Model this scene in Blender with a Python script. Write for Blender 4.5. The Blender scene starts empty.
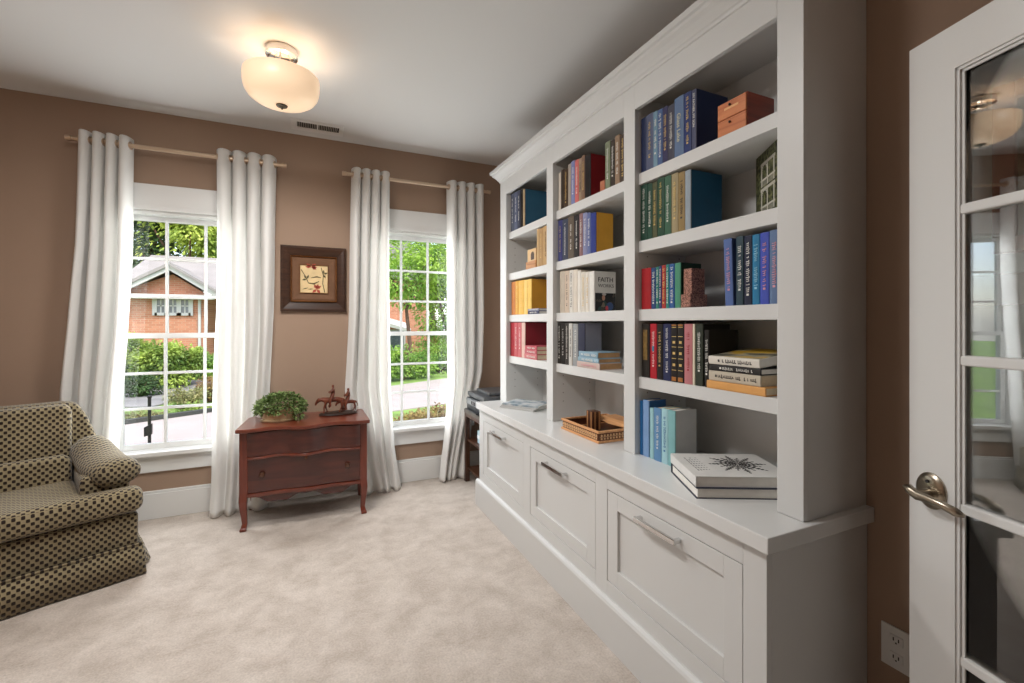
import bpy, bmesh, math, random
from mathutils import Vector, Matrix
random.seed(7)
PI = math.pi
SC = bpy.context.scene
COL = SC.collection

# ------------------------------------------------------------------ measuring
# the room: X runs along the window wall, Y towards it, Z up; camera stands in the doorway at the origin
F_PX, CX, HY, CZ = 448.0, 512.0, 323.5, 1.315
YAW = math.radians(24.4)
SN, CS = math.sin(YAW), math.cos(YAW)
WALL_Y, WALL_X, LEFT_X, CEIL = 3.755, 1.60, -2.12, 2.743


def ray(u, v):
    t = (u - CX) / F_PX
    return (SN + t * CS, CS - t * SN, (HY - v) / F_PX)


def on_x(u, v, X):
    d = ray(u, v); k = X / d[0]
    return (X, d[1] * k, CZ + d[2] * k)


def on_y(u, v, Y):
    d = ray(u, v); k = Y / d[1]
    return (d[0] * k, Y, CZ + d[2] * k)


def on_z(u, v, Z):
    d = ray(u, v); k = (Z - CZ) / d[2]
    return (d[0] * k, d[1] * k, Z)


# ------------------------------------------------------------------ materials
def lin(c):
    return tuple((x / 255 / 12.92) if x / 255 <= 0.04045 else ((x / 255 + 0.055) / 1.055) ** 2.4 for x in c) + (1.0,)


MATS = {}


def mat(name, rgb, rough=0.6, metal=0.0, noise=0.0, nscale=8.0, bump=0.0, bscale=60.0, sheen=0.0, coat=0.0, emit=None, estr=0.0, spec=None, stretch=None):
    if name in MATS:
        return MATS[name]
    m = bpy.data.materials.new(name); m.use_nodes = True
    nt = m.node_tree; N = nt.nodes; L = nt.links
    b = N['Principled BSDF']
    c = lin(rgb)
    b.inputs['Base Color'].default_value = c
    b.inputs['Roughness'].default_value = rough
    b.inputs['Metallic'].default_value = metal
    if spec is not None:
        b.inputs['Specular IOR Level'].default_value = spec
    if sheen:
        b.inputs['Sheen Weight'].default_value = sheen
    if coat:
        b.inputs['Coat Weight'].default_value = coat
        b.inputs['Coat Roughness'].default_value = 0.2
    if emit:
        b.inputs['Emission Color'].default_value = lin(emit)
        b.inputs['Emission Strength'].default_value = estr
    if noise or bump:
        tc = N.new('ShaderNodeTexCoord'); mp = N.new('ShaderNodeMapping')
        L.new(tc.outputs['Object'], mp.inputs['Vector'])
        if stretch:
            mp.inputs['Scale'].default_value = stretch
    if noise:
        nz = N.new('ShaderNodeTexNoise'); nz.inputs['Scale'].default_value = nscale; nz.inputs['Detail'].default_value = 5
        L.new(mp.outputs[0], nz.inputs['Vector'])
        rp = N.new('ShaderNodeValToRGB')
        rp.color_ramp.elements[0].position = 0.3; rp.color_ramp.elements[1].position = 0.7
        rp.color_ramp.elements[0].color = tuple(x * (1 - noise) for x in c[:3]) + (1,)
        rp.color_ramp.elements[1].color = tuple(min(1, x * (1 + noise)) for x in c[:3]) + (1,)
        L.new(nz.outputs['Fac'], rp.inputs['Fac']); L.new(rp.outputs['Color'], b.inputs['Base Color'])
    if bump:
        n2 = N.new('ShaderNodeTexNoise'); n2.inputs['Scale'].default_value = bscale; n2.inputs['Detail'].default_value = 4
        L.new(mp.outputs[0], n2.inputs['Vector'])
        bp = N.new('ShaderNodeBump'); bp.inputs['Strength'].default_value = bump; bp.inputs['Distance'].default_value = 0.01
        L.new(n2.outputs['Fac'], bp.inputs['Height']); L.new(bp.outputs['Normal'], b.inputs['Normal'])
    MATS[name] = m
    return m


def nodes_of(name):
    m = bpy.data.materials.new(name); m.use_nodes = True
    MATS[name] = m
    return m, m.node_tree.nodes, m.node_tree.links, m.node_tree.nodes['Principled BSDF']


def glass_mat(name, tint=(1, 1, 1), mul=1.0):
    m, N, L, b = nodes_of(name)
    N.remove(b)
    tr = N.new('ShaderNodeBsdfTransparent'); tr.inputs['Color'].default_value = tint + (1,)
    gl = N.new('ShaderNodeBsdfGlossy'); gl.inputs['Roughness'].default_value = 0.0
    fr = N.new('ShaderNodeFresnel'); fr.inputs['IOR'].default_value = 1.5
    ml = N.new('ShaderNodeMath'); ml.operation = 'MULTIPLY'; ml.inputs[1].default_value = mul
    mx = N.new('ShaderNodeMixShader')
    L.new(fr.outputs[0], ml.inputs[0]); L.new(ml.outputs[0], mx.inputs[0])
    L.new(tr.outputs[0], mx.inputs[1]); L.new(gl.outputs[0], mx.inputs[2])
    L.new(mx.outputs[0], N['Material Output'].inputs['Surface'])
    return m


def fabric_translucent(name, rgb, tr=0.3):
    m, N, L, b = nodes_of(name)
    b.inputs['Base Color'].default_value = lin(rgb); b.inputs['Roughness'].default_value = 0.9
    b.inputs['Specular IOR Level'].default_value = 0.1
    tc = N.new('ShaderNodeTexCoord'); wv = N.new('ShaderNodeTexNoise'); wv.inputs['Scale'].default_value = 220
    bp = N.new('ShaderNodeBump'); bp.inputs['Strength'].default_value = 0.12; bp.inputs['Distance'].default_value = 0.004
    L.new(tc.outputs['Object'], wv.inputs['Vector']); L.new(wv.outputs['Fac'], bp.inputs['Height']); L.new(bp.outputs[0], b.inputs['Normal'])
    t = N.new('ShaderNodeBsdfTranslucent'); t.inputs['Color'].default_value = lin(rgb)
    mx = N.new('ShaderNodeMixShader'); mx.inputs[0].default_value = tr
    L.new(b.outputs[0], mx.inputs[1]); L.new(t.outputs[0], mx.inputs[2])
    L.new(mx.outputs[0], N['Material Output'].inputs['Surface'])
    return m


def leaf_mat(name, c1, c2, tr=0.35, scale=1.5):
    m, N, L, b = nodes_of(name)
    tc = N.new('ShaderNodeTexCoord'); nz = N.new('ShaderNodeTexNoise'); nz.inputs['Scale'].default_value = scale; nz.inputs['Detail'].default_value = 6
    L.new(tc.outputs['Object'], nz.inputs['Vector'])
    rp = N.new('ShaderNodeValToRGB'); rp.color_ramp.elements[0].position = 0.35; rp.color_ramp.elements[1].position = 0.65
    rp.color_ramp.elements[0].color = lin(c1); rp.color_ramp.elements[1].color = lin(c2)
    L.new(nz.outputs['Fac'], rp.inputs['Fac']); L.new(rp.outputs[0], b.inputs['Base Color'])
    b.inputs['Roughness'].default_value = 0.5
    t = N.new('ShaderNodeBsdfTranslucent'); L.new(rp.outputs[0], t.inputs['Color'])
    mx = N.new('ShaderNodeMixShader'); mx.inputs[0].default_value = tr
    L.new(b.outputs[0], mx.inputs[1]); L.new(t.outputs[0], mx.inputs[2])
    L.new(mx.outputs[0], N['Material Output'].inputs['Surface'])
    return m


def chair_fabric():
    """woven ground with staggered dark ovals, mapped on whichever pair of axes the face looks along"""
    m, N, L, b = nodes_of('dotted_upholstery')
    tc = N.new('ShaderNodeTexCoord')
    sp = N.new('ShaderNodeSeparateXYZ'); L.new(tc.outputs['Object'], sp.inputs[0])
    sn = N.new('ShaderNodeSeparateXYZ'); L.new(tc.outputs['Normal'], sn.inputs[0])

    def mth(op, a, bb=None):
        n = N.new('ShaderNodeMath'); n.operation = op
        for i, q in enumerate((a, bb)):
            if q is None: continue
            if isinstance(q, (int, float)): n.inputs[i].default_value = q
            else: L.new(q, n.inputs[i])
        return n.outputs[0]
    ax, ay, az = (mth('ABSOLUTE', sn.outputs[i]) for i in range(3))
    P = 0.0148
    sx, sy, sz = (mth('SINE', mth('MULTIPLY', sp.outputs[i], PI / P)) for i in range(3))
    syz = mth('SINE', mth('MULTIPLY', sp.outputs[2], PI / (P * 1.15)))
    front = mth('MULTIPLY', sx, syz)
    top = mth('MULTIPLY', sx, sy)
    side = mth('MULTIPLY', sy, syz)
    isx = mth('GREATER_THAN', ax, mth('MAXIMUM', ay, az))
    isz = mth('GREATER_THAN', az, mth('MAXIMUM', ax, ay))
    isy = mth('SUBTRACT', 1.0, mth('ADD', isx, isz))
    f = mth('ADD', mth('ADD', mth('MULTIPLY', front, isy), mth('MULTIPLY', top, isz)), mth('MULTIPLY', side, isx))
    rp = N.new('ShaderNodeValToRGB')
    e = rp.color_ramp.elements
    e[0].position = 0.0; e[0].color = lin((140, 127, 100))
    e[1].position = 0.14; e[1].color = lin((112, 99, 72))
    e.new(0.26).color = lin((38, 29, 25))
    mf = mth('MAXIMUM', f, 0.0)
    L.new(mf, rp.inputs['Fac'])
    nz = N.new('ShaderNodeTexNoise'); nz.inputs['Scale'].default_value = 5.0
    L.new(tc.outputs['Object'], nz.inputs['Vector'])
    mr = N.new('ShaderNodeMapRange'); mr.inputs[1].default_value = .35; mr.inputs[2].default_value = .65; mr.inputs[3].default_value = .88; mr.inputs[4].default_value = 1.1
    L.new(nz.outputs['Fac'], mr.inputs[0])
    hs = N.new('ShaderNodeHueSaturation'); L.new(rp.outputs[0], hs.inputs['Color']); L.new(mr.outputs[0], hs.inputs['Value'])
    L.new(hs.outputs[0], b.inputs['Base Color'])
    b.inputs['Roughness'].default_value = 0.85; b.inputs['Sheen Weight'].default_value = 0.25
    b.inputs['Specular IOR Level'].default_value = 0.15
    bp = N.new('ShaderNodeBump'); bp.inputs['Strength'].default_value = 0.35; bp.inputs['Distance'].default_value = 0.004
    L.new(f, bp.inputs['Height']); L.new(bp.outputs[0], b.inputs['Normal'])
    return m


def carpet_mat():
    m, N, L, b = nodes_of('cut_pile_carpet')
    tc = N.new('ShaderNodeTexCoord')
    big = N.new('ShaderNodeTexNoise'); big.inputs['Scale'].default_value = 6.5; big.inputs['Detail'].default_value = 9; big.inputs['Roughness'].default_value = 0.68; big.inputs['Distortion'].default_value = 0.25
    L.new(tc.outputs['Object'], big.inputs['Vector'])
    fine = N.new('ShaderNodeTexNoise'); fine.inputs['Scale'].default_value = 120; fine.inputs['Detail'].default_value = 3
    L.new(tc.outputs['Object'], fine.inputs['Vector'])
    rp = N.new('ShaderNodeValToRGB'); e = rp.color_ramp.elements
    e[0].position = 0.37; e[0].color = lin((176, 164, 153)); e[1].position = 0.63; e[1].color = lin((198, 187, 177))
    L.new(big.outputs['Fac'], rp.inputs['Fac'])
    mr = N.new('ShaderNodeMapRange'); mr.inputs[1].default_value = .3; mr.inputs[2].default_value = .7; mr.inputs[3].default_value = .87; mr.inputs[4].default_value = 1.1
    L.new(fine.outputs['Fac'], mr.inputs[0])
    hs = N.new('ShaderNodeHueSaturation'); L.new(rp.outputs[0], hs.inputs['Color']); L.new(mr.outputs[0], hs.inputs['Value'])
    L.new(hs.outputs[0], b.inputs['Base Color'])
    b.inputs['Roughness'].default_value = 0.95; b.inputs['Sheen Weight'].default_value = 0.2; b.inputs['Specular IOR Level'].default_value = 0.05
    ad = N.new('ShaderNodeMath'); ad.operation = 'MULTIPLY_ADD'; ad.inputs[1].default_value = 0.12
    L.new(fine.outputs['Fac'], ad.inputs[0]); L.new(big.outputs['Fac'], ad.inputs[2])
    bp = N.new('ShaderNodeBump'); bp.inputs['Strength'].default_value = 0.5; bp.inputs['Distance'].default_value = 0.03
    L.new(ad.outputs[0], bp.inputs['Height']); L.new(bp.outputs[0], b.inputs['Normal'])
    return m


def wood_mat(name, dark, light, axis='X', scale=4.0, rough=0.3, coat=0.3):
    m, N, L, b = nodes_of(name)
    tc = N.new('ShaderNodeTexCoord'); mp = N.new('ShaderNodeMapping')
    st = {'X': (0.6, 9, 9), 'Y': (9, 0.6, 9), 'Z': (9, 9, 0.6)}[axis]
    mp.inputs['Scale'].default_value = st
    L.new(tc.outputs['Object'], mp.inputs['Vector'])
    nz = N.new('ShaderNodeTexNoise'); nz.inputs['Scale'].default_value = scale; nz.inputs['Detail'].default_value = 6; nz.inputs['Distortion'].default_value = 1.2
    L.new(mp.outputs[0], nz.inputs['Vector'])
    rp = N.new('ShaderNodeValToRGB'); e = rp.color_ramp.elements
    e[0].position = 0.3; e[0].color = lin(dark); e[1].position = 0.72; e[1].color = lin(light)
    L.new(nz.outputs['Fac'], rp.inputs['Fac']); L.new(rp.outputs[0], b.inputs['Base Color'])
    b.inputs['Roughness'].default_value = rough
    b.inputs['Coat Weight'].default_value = coat; b.inputs['Coat Roughness'].default_value = 0.25
    return m


def brick_mat():
    m, N, L, b = nodes_of('red_brickwork')
    tc = N.new('ShaderNodeTexCoord'); mp = N.new('ShaderNodeMapping'); mp.inputs['Rotation'].default_value = (PI / 2, 0, 0)
    L.new(tc.outputs['Object'], mp.inputs['Vector'])
    br = N.new('ShaderNodeTexBrick')
    br.inputs['Color1'].default_value = lin((158, 100, 74)); br.inputs['Color2'].default_value = lin((176, 118, 90)); br.inputs['Mortar'].default_value = lin((165, 135, 112))
    br.inputs['Scale'].default_value = 1.0; br.inputs['Brick Width'].default_value = 0.22; br.inputs['Row Height'].default_value = 0.076; br.inputs['Mortar Size'].default_value = 0.008
    L.new(mp.outputs[0], br.inputs['Vector']); L.new(br.outputs['Color'], b.inputs['Base Color'])
    b.inputs['Roughness'].default_value = 0.9
    return m


def granite_mat():
    m, N, L, b = nodes_of('red_granite')
    tc = N.new('ShaderNodeTexCoord'); v = N.new('ShaderNodeTexVoronoi'); v.inputs['Scale'].default_value = 320
    L.new(tc.outputs['Object'], v.inputs['Vector'])
    rp = N.new('ShaderNodeValToRGB'); e = rp.color_ramp.elements
    e[0].color = lin((98, 64, 56)); e[1].color = lin((182, 132, 114)); e[0].position = .25; e[1].position = .75
    sp = N.new('ShaderNodeSeparateColor'); L.new(v.outputs['Color'], sp.inputs[0])
    L.new(sp.outputs[0], rp.inputs['Fac']); L.new(rp.outputs[0], b.inputs['Base Color']); b.inputs['Roughness'].default_value = .5
    return m


WHITE = mat('painted_trim_white', (226, 226, 224), 0.38, noise=0.003)
CAB = mat('cabinet_paint', (210, 210, 208), 0.35, noise=0.003)
CEILM = mat('ceiling_paint', (220, 220, 218), 0.9, bump=0.02, bscale=150)
WALLM = mat('tan_wall_paint', (163, 138, 119), 0.85, noise=0.02, nscale=3, bump=0.03, bscale=140)
BLUEWALL = mat('pale_blue_wall_paint', (196, 206, 206), 0.85, noise=0.02)
CARPET = carpet_mat()
CURT = fabric_translucent('white_linen', (244, 243, 240), 0.25)
CHAIR = chair_fabric()
BRASS = mat('satin_champagne_metal', (214, 192, 168), 0.3, 0.85, bump=0.02)
NICKEL = mat('satin_nickel', (178, 168, 152), 0.28, 1.0, noise=0.03)
CHROME = mat('polished_chrome', (215, 215, 215), 0.12, 1.0, noise=0.01)
BLACKM = mat('black_metal', (28, 28, 30), 0.35, 0.6, noise=0.05)
DARKPL = mat('dark_grey_plastic', (58, 60, 62), 0.4, noise=0.04)
GREYPL = mat('mid_grey_plastic', (112, 114, 114), 0.4, noise=0.04)
PAGES = mat('book_pages', (216, 198, 168), 0.9, noise=0.06, nscale=40, bump=0.2, bscale=300)
PAGEST = mat('tan_book_pages', (196, 154, 108), 0.9, noise=.1, nscale=40)
PAGESW = mat('white_book_pages', (226, 222, 214), 0.9, noise=0.04, nscale=40)
GLASS = glass_mat('window_glass', (1, 1, 1), 0.5)
DOORGL = glass_mat('door_glass', (0.96, 0.97, 0.97), 3.0)
MAHOG_X = wood_mat('mahogany_lengthwise', (92, 40, 28), (122, 58, 38), 'X', 4, 0.28, 0.4)
MAHOG_Z = wood_mat('mahogany_upright', (94, 38, 26), (124, 56, 36), 'Z', 4, 0.28, 0.4)
MAHOG_D = wood_mat('dark_mahogany_drawer', (68, 28, 21), (88, 38, 27), 'X', 2.5, 0.25, 0.5)
OAK = wood_mat('honey_wood', (168, 108, 60), (214, 158, 104), 'Y', 5, 0.4, 0.1)
CEDAR = wood_mat('orange_cedar', (178, 96, 54), (214, 136, 84), 'Y', 5, 0.4, 0.15)
REDWOOD = wood_mat('red_stained_wood', (112, 38, 22), (150, 60, 34), 'X', 4, 0.4, 0.15)
DARKWOOD = wood_mat('dark_brown_wood', (44, 26, 18), (84, 52, 34), 'Z', 4, 0.4, 0.2)
FIGW = wood_mat('carved_red_wood', (78, 34, 22), (128, 68, 44), 'Z', 6, 0.4, 0.2)
GOLD = mat('gilt_lettering', (222, 190, 120), 0.4, 0.3, noise=0.05)
SILV = mat('white_lettering', (226, 224, 216), 0.6, noise=0.02)
INK = mat('dark_lettering', (52, 50, 50), 0.7, noise=0.04)
PINKL = mat('pink_lettering', (214, 150, 160), 0.6, noise=0.04)


def book_mat(rgb):
    gy = sum(rgb) / 3; rgb = tuple(int(round(q * .88 + gy * .12)) for q in rgb)
    return mat('book_cloth_%d_%d_%d' % rgb, rgb, 0.55, noise=0.07, nscale=14, bump=0.05, bscale=400)


# ------------------------------------------------------------------ mesh builder
class G:
    def __init__(s):
        s.v, s.f, s.m, s.mi = [], [], [], 0

    def add(s, verts, faces, mi=None):
        o = len(s.v)
        s.v += [tuple(p) for p in verts]
        for f in faces:
            s.f.append(tuple(i + o for i in f)); s.m.append(s.mi if mi is None else mi)
        return s

    def box(s, x0, x1, y0, y1, z0, z1, mi=None):
        x0, x1 = min(x0, x1), max(x0, x1); y0, y1 = min(y0, y1), max(y0, y1); z0, z1 = min(z0, z1), max(z0, z1)
        v = [(x0, y0, z0), (x1, y0, z0), (x1, y1, z0), (x0, y1, z0), (x0, y0, z1), (x1, y0, z1), (x1, y1, z1), (x0, y1, z1)]
        return s.add(v, [(3, 2, 1, 0), (4, 5, 6, 7), (0, 1, 5, 4), (1, 2, 6, 5), (2, 3, 7, 6), (3, 0, 4, 7)], mi)

    def prism(s, poly, a, b, axis='z', mi=None):
        """extrude a polygon (pairs) from a to b; pairs are (x,y) for z, (x,z) for y, (y,z) for x"""
        n = len(poly)
        ar = sum(poly[i][0] * poly[(i + 1) % n][1] - poly[(i + 1) % n][0] * poly[i][1] for i in range(n))
        if ar < 0: poly = poly[::-1]
        mk = {'z': lambda p, t: (p[0], p[1], t), 'y': lambda p, t: (p[0], t, p[1]), 'x': lambda p, t: (t, p[0], p[1])}[axis]
        v = [mk(p, a) for p in poly] + [mk(p, b) for p in poly]
        f = [tuple(range(n - 1, -1, -1)), tuple(range(n, 2 * n))] + [(i, (i + 1) % n, (i + 1) % n + n, i + n) for i in range(n)]
        if (axis == 'y') != (b < a):
            f = [q[::-1] for q in f]
        return s.add(v, f, mi)

    def lathe(s, prof, cx=0, cy=0, seg=28, sx=1.0, sy=1.0, mi=None, closed=False):
        v = [(cx + r * sx * math.cos(2 * PI * k / seg), cy + r * sy * math.sin(2 * PI * k / seg), z) for r, z in prof for k in range(seg)]
        f = [(i * seg + k, i * seg + (k + 1) % seg, (i + 1) * seg + (k + 1) % seg, (i + 1) * seg + k) for i in range(len(prof) - 1) for k in range(seg)]
        if not closed:
            if prof[0][0] > 1e-6: f.append(tuple(range(seg - 1, -1, -1)))
            if prof[-1][0] > 1e-6: f.append(tuple(range((len(prof) - 1) * seg, len(prof) * seg)))
        return s.add(v, f, mi)

    def tube(s, pts, rad, seg=10, mi=None, cap=True):
        pts = [Vector(p) for p in pts]
        if not isinstance(rad, (list, tuple)): rad = [rad] * len(pts)
        v = []; up = None
        for i, p in enumerate(pts):
            d = (pts[min(i + 1, len(pts) - 1)] - pts[max(i - 1, 0)]).normalized()
            if up is None:
                up = Vector((0, 0, 1)) if abs(d.z) < 0.9 else Vector((1, 0, 0))
            a = (up - d * up.dot(d)).normalized(); bb = d.cross(a); up = a
            r = rad[i]; r = r if isinstance(r, tuple) else (r, r)
            v += [tuple(p + a * (r[0] * math.cos(2 * PI * k / seg)) + bb * (r[1] * math.sin(2 * PI * k / seg))) for k in range(seg)]
        f = [(i * seg + k, i * seg + (k + 1) % seg, (i + 1) * seg + (k + 1) % seg, (i + 1) * seg + k) for i in range(len(pts) - 1) for k in range(seg)]
        if cap:
            f += [tuple(range(seg - 1, -1, -1)), tuple(range((len(pts) - 1) * seg, len(pts) * seg))]
        return s.add(v, f, mi)

    def ball(s, c, r, seg=10, rings=7, mi=None):
        r = r if isinstance(r, tuple) else (r, r, r)
        v = [(c[0], c[1], c[2] - r[2])]
        for i in range(1, rings):
            a = -PI / 2 + PI * i / rings
            v += [(c[0] + r[0] * math.cos(a) * math.cos(2 * PI * k / seg), c[1] + r[1] * math.cos(a) * math.sin(2 * PI * k / seg), c[2] + r[2] * math.sin(a)) for k in range(seg)]
        v.append((c[0], c[1], c[2] + r[2]))
        f = [(0, 1 + (k + 1) % seg, 1 + k) for k in range(seg)]
        f += [(1 + i * seg + k, 1 + i * seg + (k + 1) % seg, 1 + (i + 1) * seg + (k + 1) % seg, 1 + (i + 1) * seg + k) for i in range(rings - 2) for k in range(seg)]
        n = len(v) - 1; o = 1 + (rings - 2) * seg
        f += [(o + k, o + (k + 1) % seg, n) for k in range(seg)]
        return s.add(v, f, mi)

    def grid(s, fn, nu, nv, mi=None, close_u=False):
        v = [fn(i / nu, j / nv) for j in range(nv + 1) for i in range(nu + (0 if close_u else 1))]
        w = nu if close_u else nu + 1
        f = [(j * w + i, j * w + (i + 1) % w, (j + 1) * w + (i + 1) % w, (j + 1) * w + i) for j in range(nv) for i in range(nu)]
        return s.add(v, f, mi)

    def xform(s, M):
        s.v = [tuple(M @ Vector(p)) for p in s.v]
        return s

    def build(s, name, mats, parent=None, smooth=False, bevel=0.0, bseg=2, subsurf=0, solid=0.0, angle=40, loc=None, rot=None, fix=False):
        me = bpy.data.meshes.new(name)
        me.from_pydata(s.v, [], s.f)
        if not isinstance(mats, (list, tuple)): mats = [mats]
        for q in mats: me.materials.append(q)
        for p, mi in zip(me.polygons, s.m): p.material_index = mi
        if fix:
            bm = bmesh.new(); bm.from_mesh(me); bmesh.ops.remove_doubles(bm, verts=bm.verts, dist=1e-5); bmesh.ops.recalc_face_normals(bm, faces=bm.faces); bm.to_mesh(me); bm.free()
        if smooth:
            me.polygons.foreach_set('use_smooth', [True] * len(me.polygons))
            if smooth == 'angle':
                me.set_sharp_from_angle(angle=math.radians(angle))
        me.update()
        o = bpy.data.objects.new(name, me); COL.objects.link(o)
        if parent: o.parent = parent
        if loc: o.location = loc
        if rot: o.rotation_euler = rot
        if solid:
            q = o.modifiers.new('solid', 'SOLIDIFY'); q.thickness = solid; q.offset = 0
        if bevel:
            q = o.modifiers.new('bevel', 'BEVEL'); q.width = bevel; q.segments = bseg; q.limit_method = 'ANGLE'; q.angle_limit = math.radians(35)
        if subsurf:
            q = o.modifiers.new('sub', 'SUBSURF'); q.levels = subsurf; q.render_levels = subsurf
        return o


def tag(o, label=None, cat=None, group=None, kind=None):
    if label: o['label'] = label
    if cat: o['category'] = cat
    if group: o['group'] = group
    if kind: o['kind'] = kind
    return o


def thing(name, label, cat, loc=(0, 0, 0), rz=0.0, group=None):
    o = bpy.data.objects.new(name, None); COL.objects.link(o)
    o.location = loc; o.rotation_euler = (0, 0, rz); o.empty_display_size = 0.05
    return tag(o, label, cat, group)


def struct(o, label, cat='room'):
    return tag(o, label, cat, kind='structure')


# ------------------------------------------------------------------ room shell
WX = [(-1.187, -0.392), (0.43, 1.225)]            # the two window openings
WZ0, WZ1 = 0.425, 2.075
NEAR_Y = -0.10
g = G(); g.box(LEFT_X - .15, WALL_X + .15, -3.2, WALL_Y + .16, -.12, 0)
struct(g.build('floor', CARPET), 'beige cut-pile carpet floor with mottled vacuum marks', 'floor')
g = G(); g.box(LEFT_X - .15, WALL_X + .15, -3.2, WALL_Y + .16, CEIL, CEIL + .15)
struct(g.build('ceiling', CEILM), 'flat white painted ceiling', 'ceiling')
g = G()
xs = [LEFT_X - .15, WX[0][0], WX[0][1], WX[1][0], WX[1][1], WALL_X + .15]
for a, b in ((0, 1), (2, 3), (4, 5)):
    g.box(xs[a], xs[b], WALL_Y, WALL_Y + .16, 0, CEIL)
for a, b in WX:
    g.box(a, b, WALL_Y, WALL_Y + .16, 0, WZ0); g.box(a, b, WALL_Y, WALL_Y + .16, WZ1, CEIL)
struct(g.build('wall_far', WALLM), 'tan wall with the two windows', 'wall')
g = G(); g.box(WALL_X, WALL_X + .15, .60, WALL_Y, 0, CEIL); g.box(WALL_X, WALL_X + .15, NEAR_Y - .12, .60, 2.04, CEIL)
struct(g.build('wall_right', WALLM), 'tan wall behind the white bookcase and the glazed door', 'wall')
g = G(); g.box(WALL_X, WALL_X + .15, NEAR_Y - .12, .60, 0, 2.04)
struct(g.build('wall_right_end', BLUEWALL), 'pale blue-grey stretch of wall seen through the door glass', 'wall')
g = G(); g.box(LEFT_X - .15, LEFT_X, -3.2, WALL_Y, 0, CEIL)
struct(g.build('wall_left', WALLM), 'tan wall at the left of the room', 'wall')
g = G(); g.box(LEFT_X, -.34, NEAR_Y - .12, NEAR_Y, 0, CEIL); g.box(1.25, WALL_X, NEAR_Y - .12, NEAR_Y, 0, CEIL); g.box(-.34, 1.25, NEAR_Y - .12, NEAR_Y, 2.07, CEIL)
struct(g.build('wall_near', WALLM), 'tan wall with the double doorway', 'wall')
g = G(); g.box(LEFT_X - .15, WALL_X + .15, -3.35, -3.2, 0, CEIL); g.box(WALL_X, WALL_X + .15, -3.2, NEAR_Y - .12, 0, CEIL)
struct(g.build('wall_hall', WALLM), 'tan walls of the hall behind the doorway', 'wall')


def baseboard(name, x0, x1, y0, y1, label):
    g = G(); h = .17
    g.box(x0, x1, y0, y1, 0, h)
    ex = .004
    g2 = G()
    if abs(x1 - x0) > abs(y1 - y0):
        g.box(x0, x1, y0 + .006, y1, h, h + .018)
    else:
        g.box(x0 + (.006 if x0 > 0 else 0), x1 - (.006 if x0 < 0 else 0), y0, y1, h, h + .018)
    o = g.build(name, WHITE, bevel=.003)
    return struct(o, label, 'baseboard')


baseboard('baseboard_far', LEFT_X, WALL_X, WALL_Y - .018, WALL_Y, 'tall white baseboard under the windows')
baseboard('baseboard_right', WALL_X - .016, WALL_X, NEAR_Y, .79, 'white baseboard along the wall behind the glazed door')
baseboard('baseboard_left', LEFT_X, LEFT_X + .018, NEAR_Y, WALL_Y - .018, 'white baseboard at the left wall')


def window(n, x0, x1, label):
    r = thing('window_%d' % n, label, 'window', ((x0 + x1) / 2, WALL_Y, 0)); r['kind'] = 'structure'
    w = (x1 - x0) / 2
    cw = .075
    g = G()                                                # casing: two sides, header board, moulded cap strip
    g.box(-w - cw, -w, -.02, 0, WZ0, WZ1 + .02); g.box(w, w + cw, -.02, 0, WZ0, WZ1 + .02)
    g.box(-w - cw, w + cw, -.022, 0, 2.12, 2.25)
    g.box(-w - cw, w + cw, -.03, 0, 2.075, 2.10); g.box(-w - cw, w + cw, -.024, 0, 2.10, 2.122)
    g.build('window_casing', WHITE, r, bevel=.003)
    g = G()
    t = .02
    g.box(-w, -w + t, 0, .15, WZ0, WZ1); g.box(w - t, w, 0, .15, WZ0, WZ1); g.box(-w, w, 0, .15, WZ1 - t, WZ1)
    g.build('window_frame', WHITE, r, bevel=.002)
    g = G(); g.box(-w - cw - .02, w + cw + .02, -.055, .11, .425, .458)
    g.build('window_sill', WHITE, r, bevel=.006)
    g = G(); g.box(-w - cw, w + cw, -.018, 0, .315, .425)
    g.build('window_apron', WHITE, r, bevel=.003)
    for nm, ya, zb, zt, rb, rt, ys in (('upper_sash', .085, 1.212, WZ1 - t, .034, .034, 1), ('lower_sash', .05, .458, 1.248, .036, .034, 0)):
        g = G(); sw = .036; th = .03; a, b = -w + t, w - t
        g.box(a, a + sw, ya, ya + th, zb, zt); g.box(b - sw, b, ya, ya + th, zb, zt)
        g.box(a + sw, b - sw, ya, ya + th, zt - rt, zt); g.box(a + sw, b - sw, ya, ya + th, zb, zb + rb)
        so = g.build(nm, WHITE, r, bevel=.003)
        g = G(); ia, ib, ja, jb = a + sw, b - sw, zb + rb, zt - rt
        for k in (1, 2):
            q = ia + (ib - ia) * k / 3; g.box(q - .009, q + .009, ya + .004, ya + th - .004, ja, jb)
            q = ja + (jb - ja) * k / 3; g.box(ia, ib, ya + .005, ya + th - .005, q - .009, q + .009)
        g.build('muntin_grid', WHITE, so, bevel=.002)
        g = G(); g.box(ia, ib, ya + .013, ya + .017, ja, jb)
        g.build('glass_pane', GLASS, so)
    return r


window(1, *WX[0], 'white double-hung window with grilles behind the armchair, brick house outside')
window(2, *WX[1], 'white double-hung window with grilles beside the bookcase, green trees outside')

# outlet on the right wall
o = thing('power_outlet', 'white wall outlet low between the bookcase and the glazed door', 'outlet', (WALL_X, .742, .345))
g = G(); g.box(-.006, 0, -.04, .04, -.062, .062); g.build('cover_plate', WHITE, o, bevel=.002)
for dz in (-.026, .026):
    g = G(); g.box(-.009, -.005, -.017, .017, dz - .014, dz + .014)
    k = g.build('socket', WHITE, o, bevel=.003)
    g = G(); g.box(-.0096, -.0088, -.008, -.005, dz - .003, dz + .007); g.box(-.0096, -.0088, .005, .008, dz - .003, dz + .007); g.box(-.0096, -.0088, -.002, .002, dz - .010, dz - .006)
    g.build('slot', INK, k)

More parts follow.
